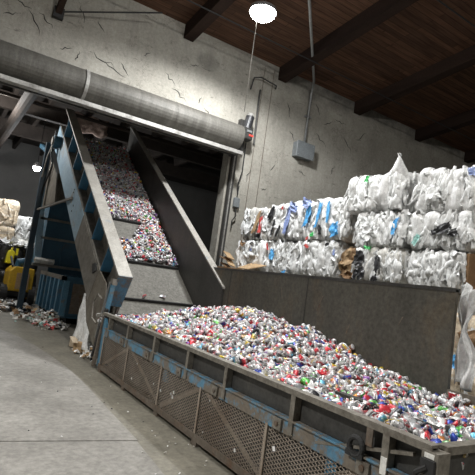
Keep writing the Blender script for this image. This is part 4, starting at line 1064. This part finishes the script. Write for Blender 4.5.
# yellow loader partly hidden by the post
yl = tag(empty('yellow_loader', (2.5, 17.0, 0)), 'yellow loader machine behind the dark blue post', 'loader')
MB().prism([(2.20, 16.7, .42), (2.95, 16.7, .42), (2.95, 16.7, 1.18), (2.35, 16.7, 1.22), (2.20, 16.7, 1.05)], (0, 1.2, 0)).build('body', 'yellow_paint', yl, bevel=.03)
MB().box((2.42, 16.67, .50), (2.80, 16.70, 1.02)).build('panel', 'cardboard', yl)
for x, y in ((2.12, 16.9), (2.12, 17.7), (2.95, 16.9), (2.95, 17.7)):
    w = MB().tube([(x - .1, y, .30), (x + .1, y, .30)], .30, 18).build('wheel', 'black_rubber', yl)
    MB().tube([(x - .11, y, .30), (x + .11, y, .30)], .12, 12).build('wheel_hub', 'yellow_paint', yl)
MB().box((2.1, 16.75, .26), (3.0, 17.85, .44)).build('chassis', 'black_rubber', yl)
MB().tube([(2.45, 16.95, 1.2), (2.45, 16.95, 1.35), (2.75, 16.95, 1.42), (2.75, 17.3, 1.42)], .13, 10).build('hydraulic_unit', 'blue_dark', yl)
MB().bar((2.3, 17.0, 1.2), (2.3, 17.8, 1.5), .06, .06).build('arm', 'black_rubber', yl)
# black bags with a hi-vis yellow sack on them
for k, (x, y, z, s, lab) in enumerate(((1.9, 18.6, .0, 1.0, 'black plastic bale behind the yellow loader, leftmost'), (2.85, 18.6, .0, 1.0, 'black plastic bale behind the yellow loader, by the post'), (1.85, 18.7, .98, .92, 'black plastic bale stacked under the white film'), (2.8, 18.7, .98, .9, 'black plastic bale stacked under the white bale, by the post'))):
    make_bale(x, y, z, .95, .9, s, 'black_plastic', lab, 60 + k, (), 25, nx=14, flapmat='black_plastic', amp=.08, name='black_bale')
ys = tag(empty('yellow_sack', (2.15, 18.0, 1.3)), 'bright yellow sack hanging in front of the black bales', 'sack')
MB().prism([(2.18, 18.02, 1.24), (2.42, 18.02, 1.26), (2.44, 18.02, 1.62), (2.36, 18.02, 1.74), (2.26, 18.02, 1.72), (2.20, 18.02, 1.60)], (0, .3, 0)).build('sack_body', 'yellow_bright', ys, bevel=.03)
MB().tube([(2.31, 18.06, 1.72), (2.33, 18.06, 1.82)], .03, 8).build('neck', 'yellow_bright', ys)
MB().box((2.45, 18.0, 1.56), (2.52, 18.06, 1.80)).build('strap', 'yellow_bright', ys)
# far stack of bales on the left
FB = [(1.95, 20.8, 2.60, 1.30, 1.05, 'bale_tan', 'tan cardboard bale at the top of the far stack'), (3.00, 20.9, 2.15, .80, .95, 'film_white', 'white film bale at the right end of the far stack'),
      (1.95, 20.8, 1.92, 1.3, .68, 'bale_tan', 'brown bale below the tan one in the far stack'), (2.98, 20.7, 1.55, .85, .60, 'film_cream', 'small pale bale low in the far stack'),
      (2.0, 20.6, 1.0, 1.5, .92, 'film_white', 'white film bale under the brown far bale'), (2.0, 20.7, 0, 1.5, 1.0, 'film_cream', 'bottom bale of the far stack on the left'),
      (3.05, 20.8, 0, .9, 1.54, 'film_cream', 'bottom bale of the far stack on the right'), (.55, 20.8, 2.6, 1.3, .95, 'bale_tan', 'tan bale at the left end of the far stack'),
      (.5, 20.8, 0, 1.3, 2.6, 'film_cream', 'tall film bundle at the left end of the far stack')]
for k, (x, y, z, w, h, m, lab) in enumerate(FB):
    make_bale(x, y, z, w, 1.1, h, m, lab, 80 + k, (), 45, nx=18, name='far_bale', flapmat='film_loose' if m != 'bale_tan' else 'bale_tan', amp=.06)
# film strewn along the top of the black bales
litter('film_ribbon', [(2.4, 18.75, .5, .25, 0)], 'white torn film strewn over the black bales', ['film_white', 'film_loose'], (.15, .4), 60, 9)
for o in bpy.data.objects:
    if o.name.startswith('film_ribbon'): o.location.z = 1.9
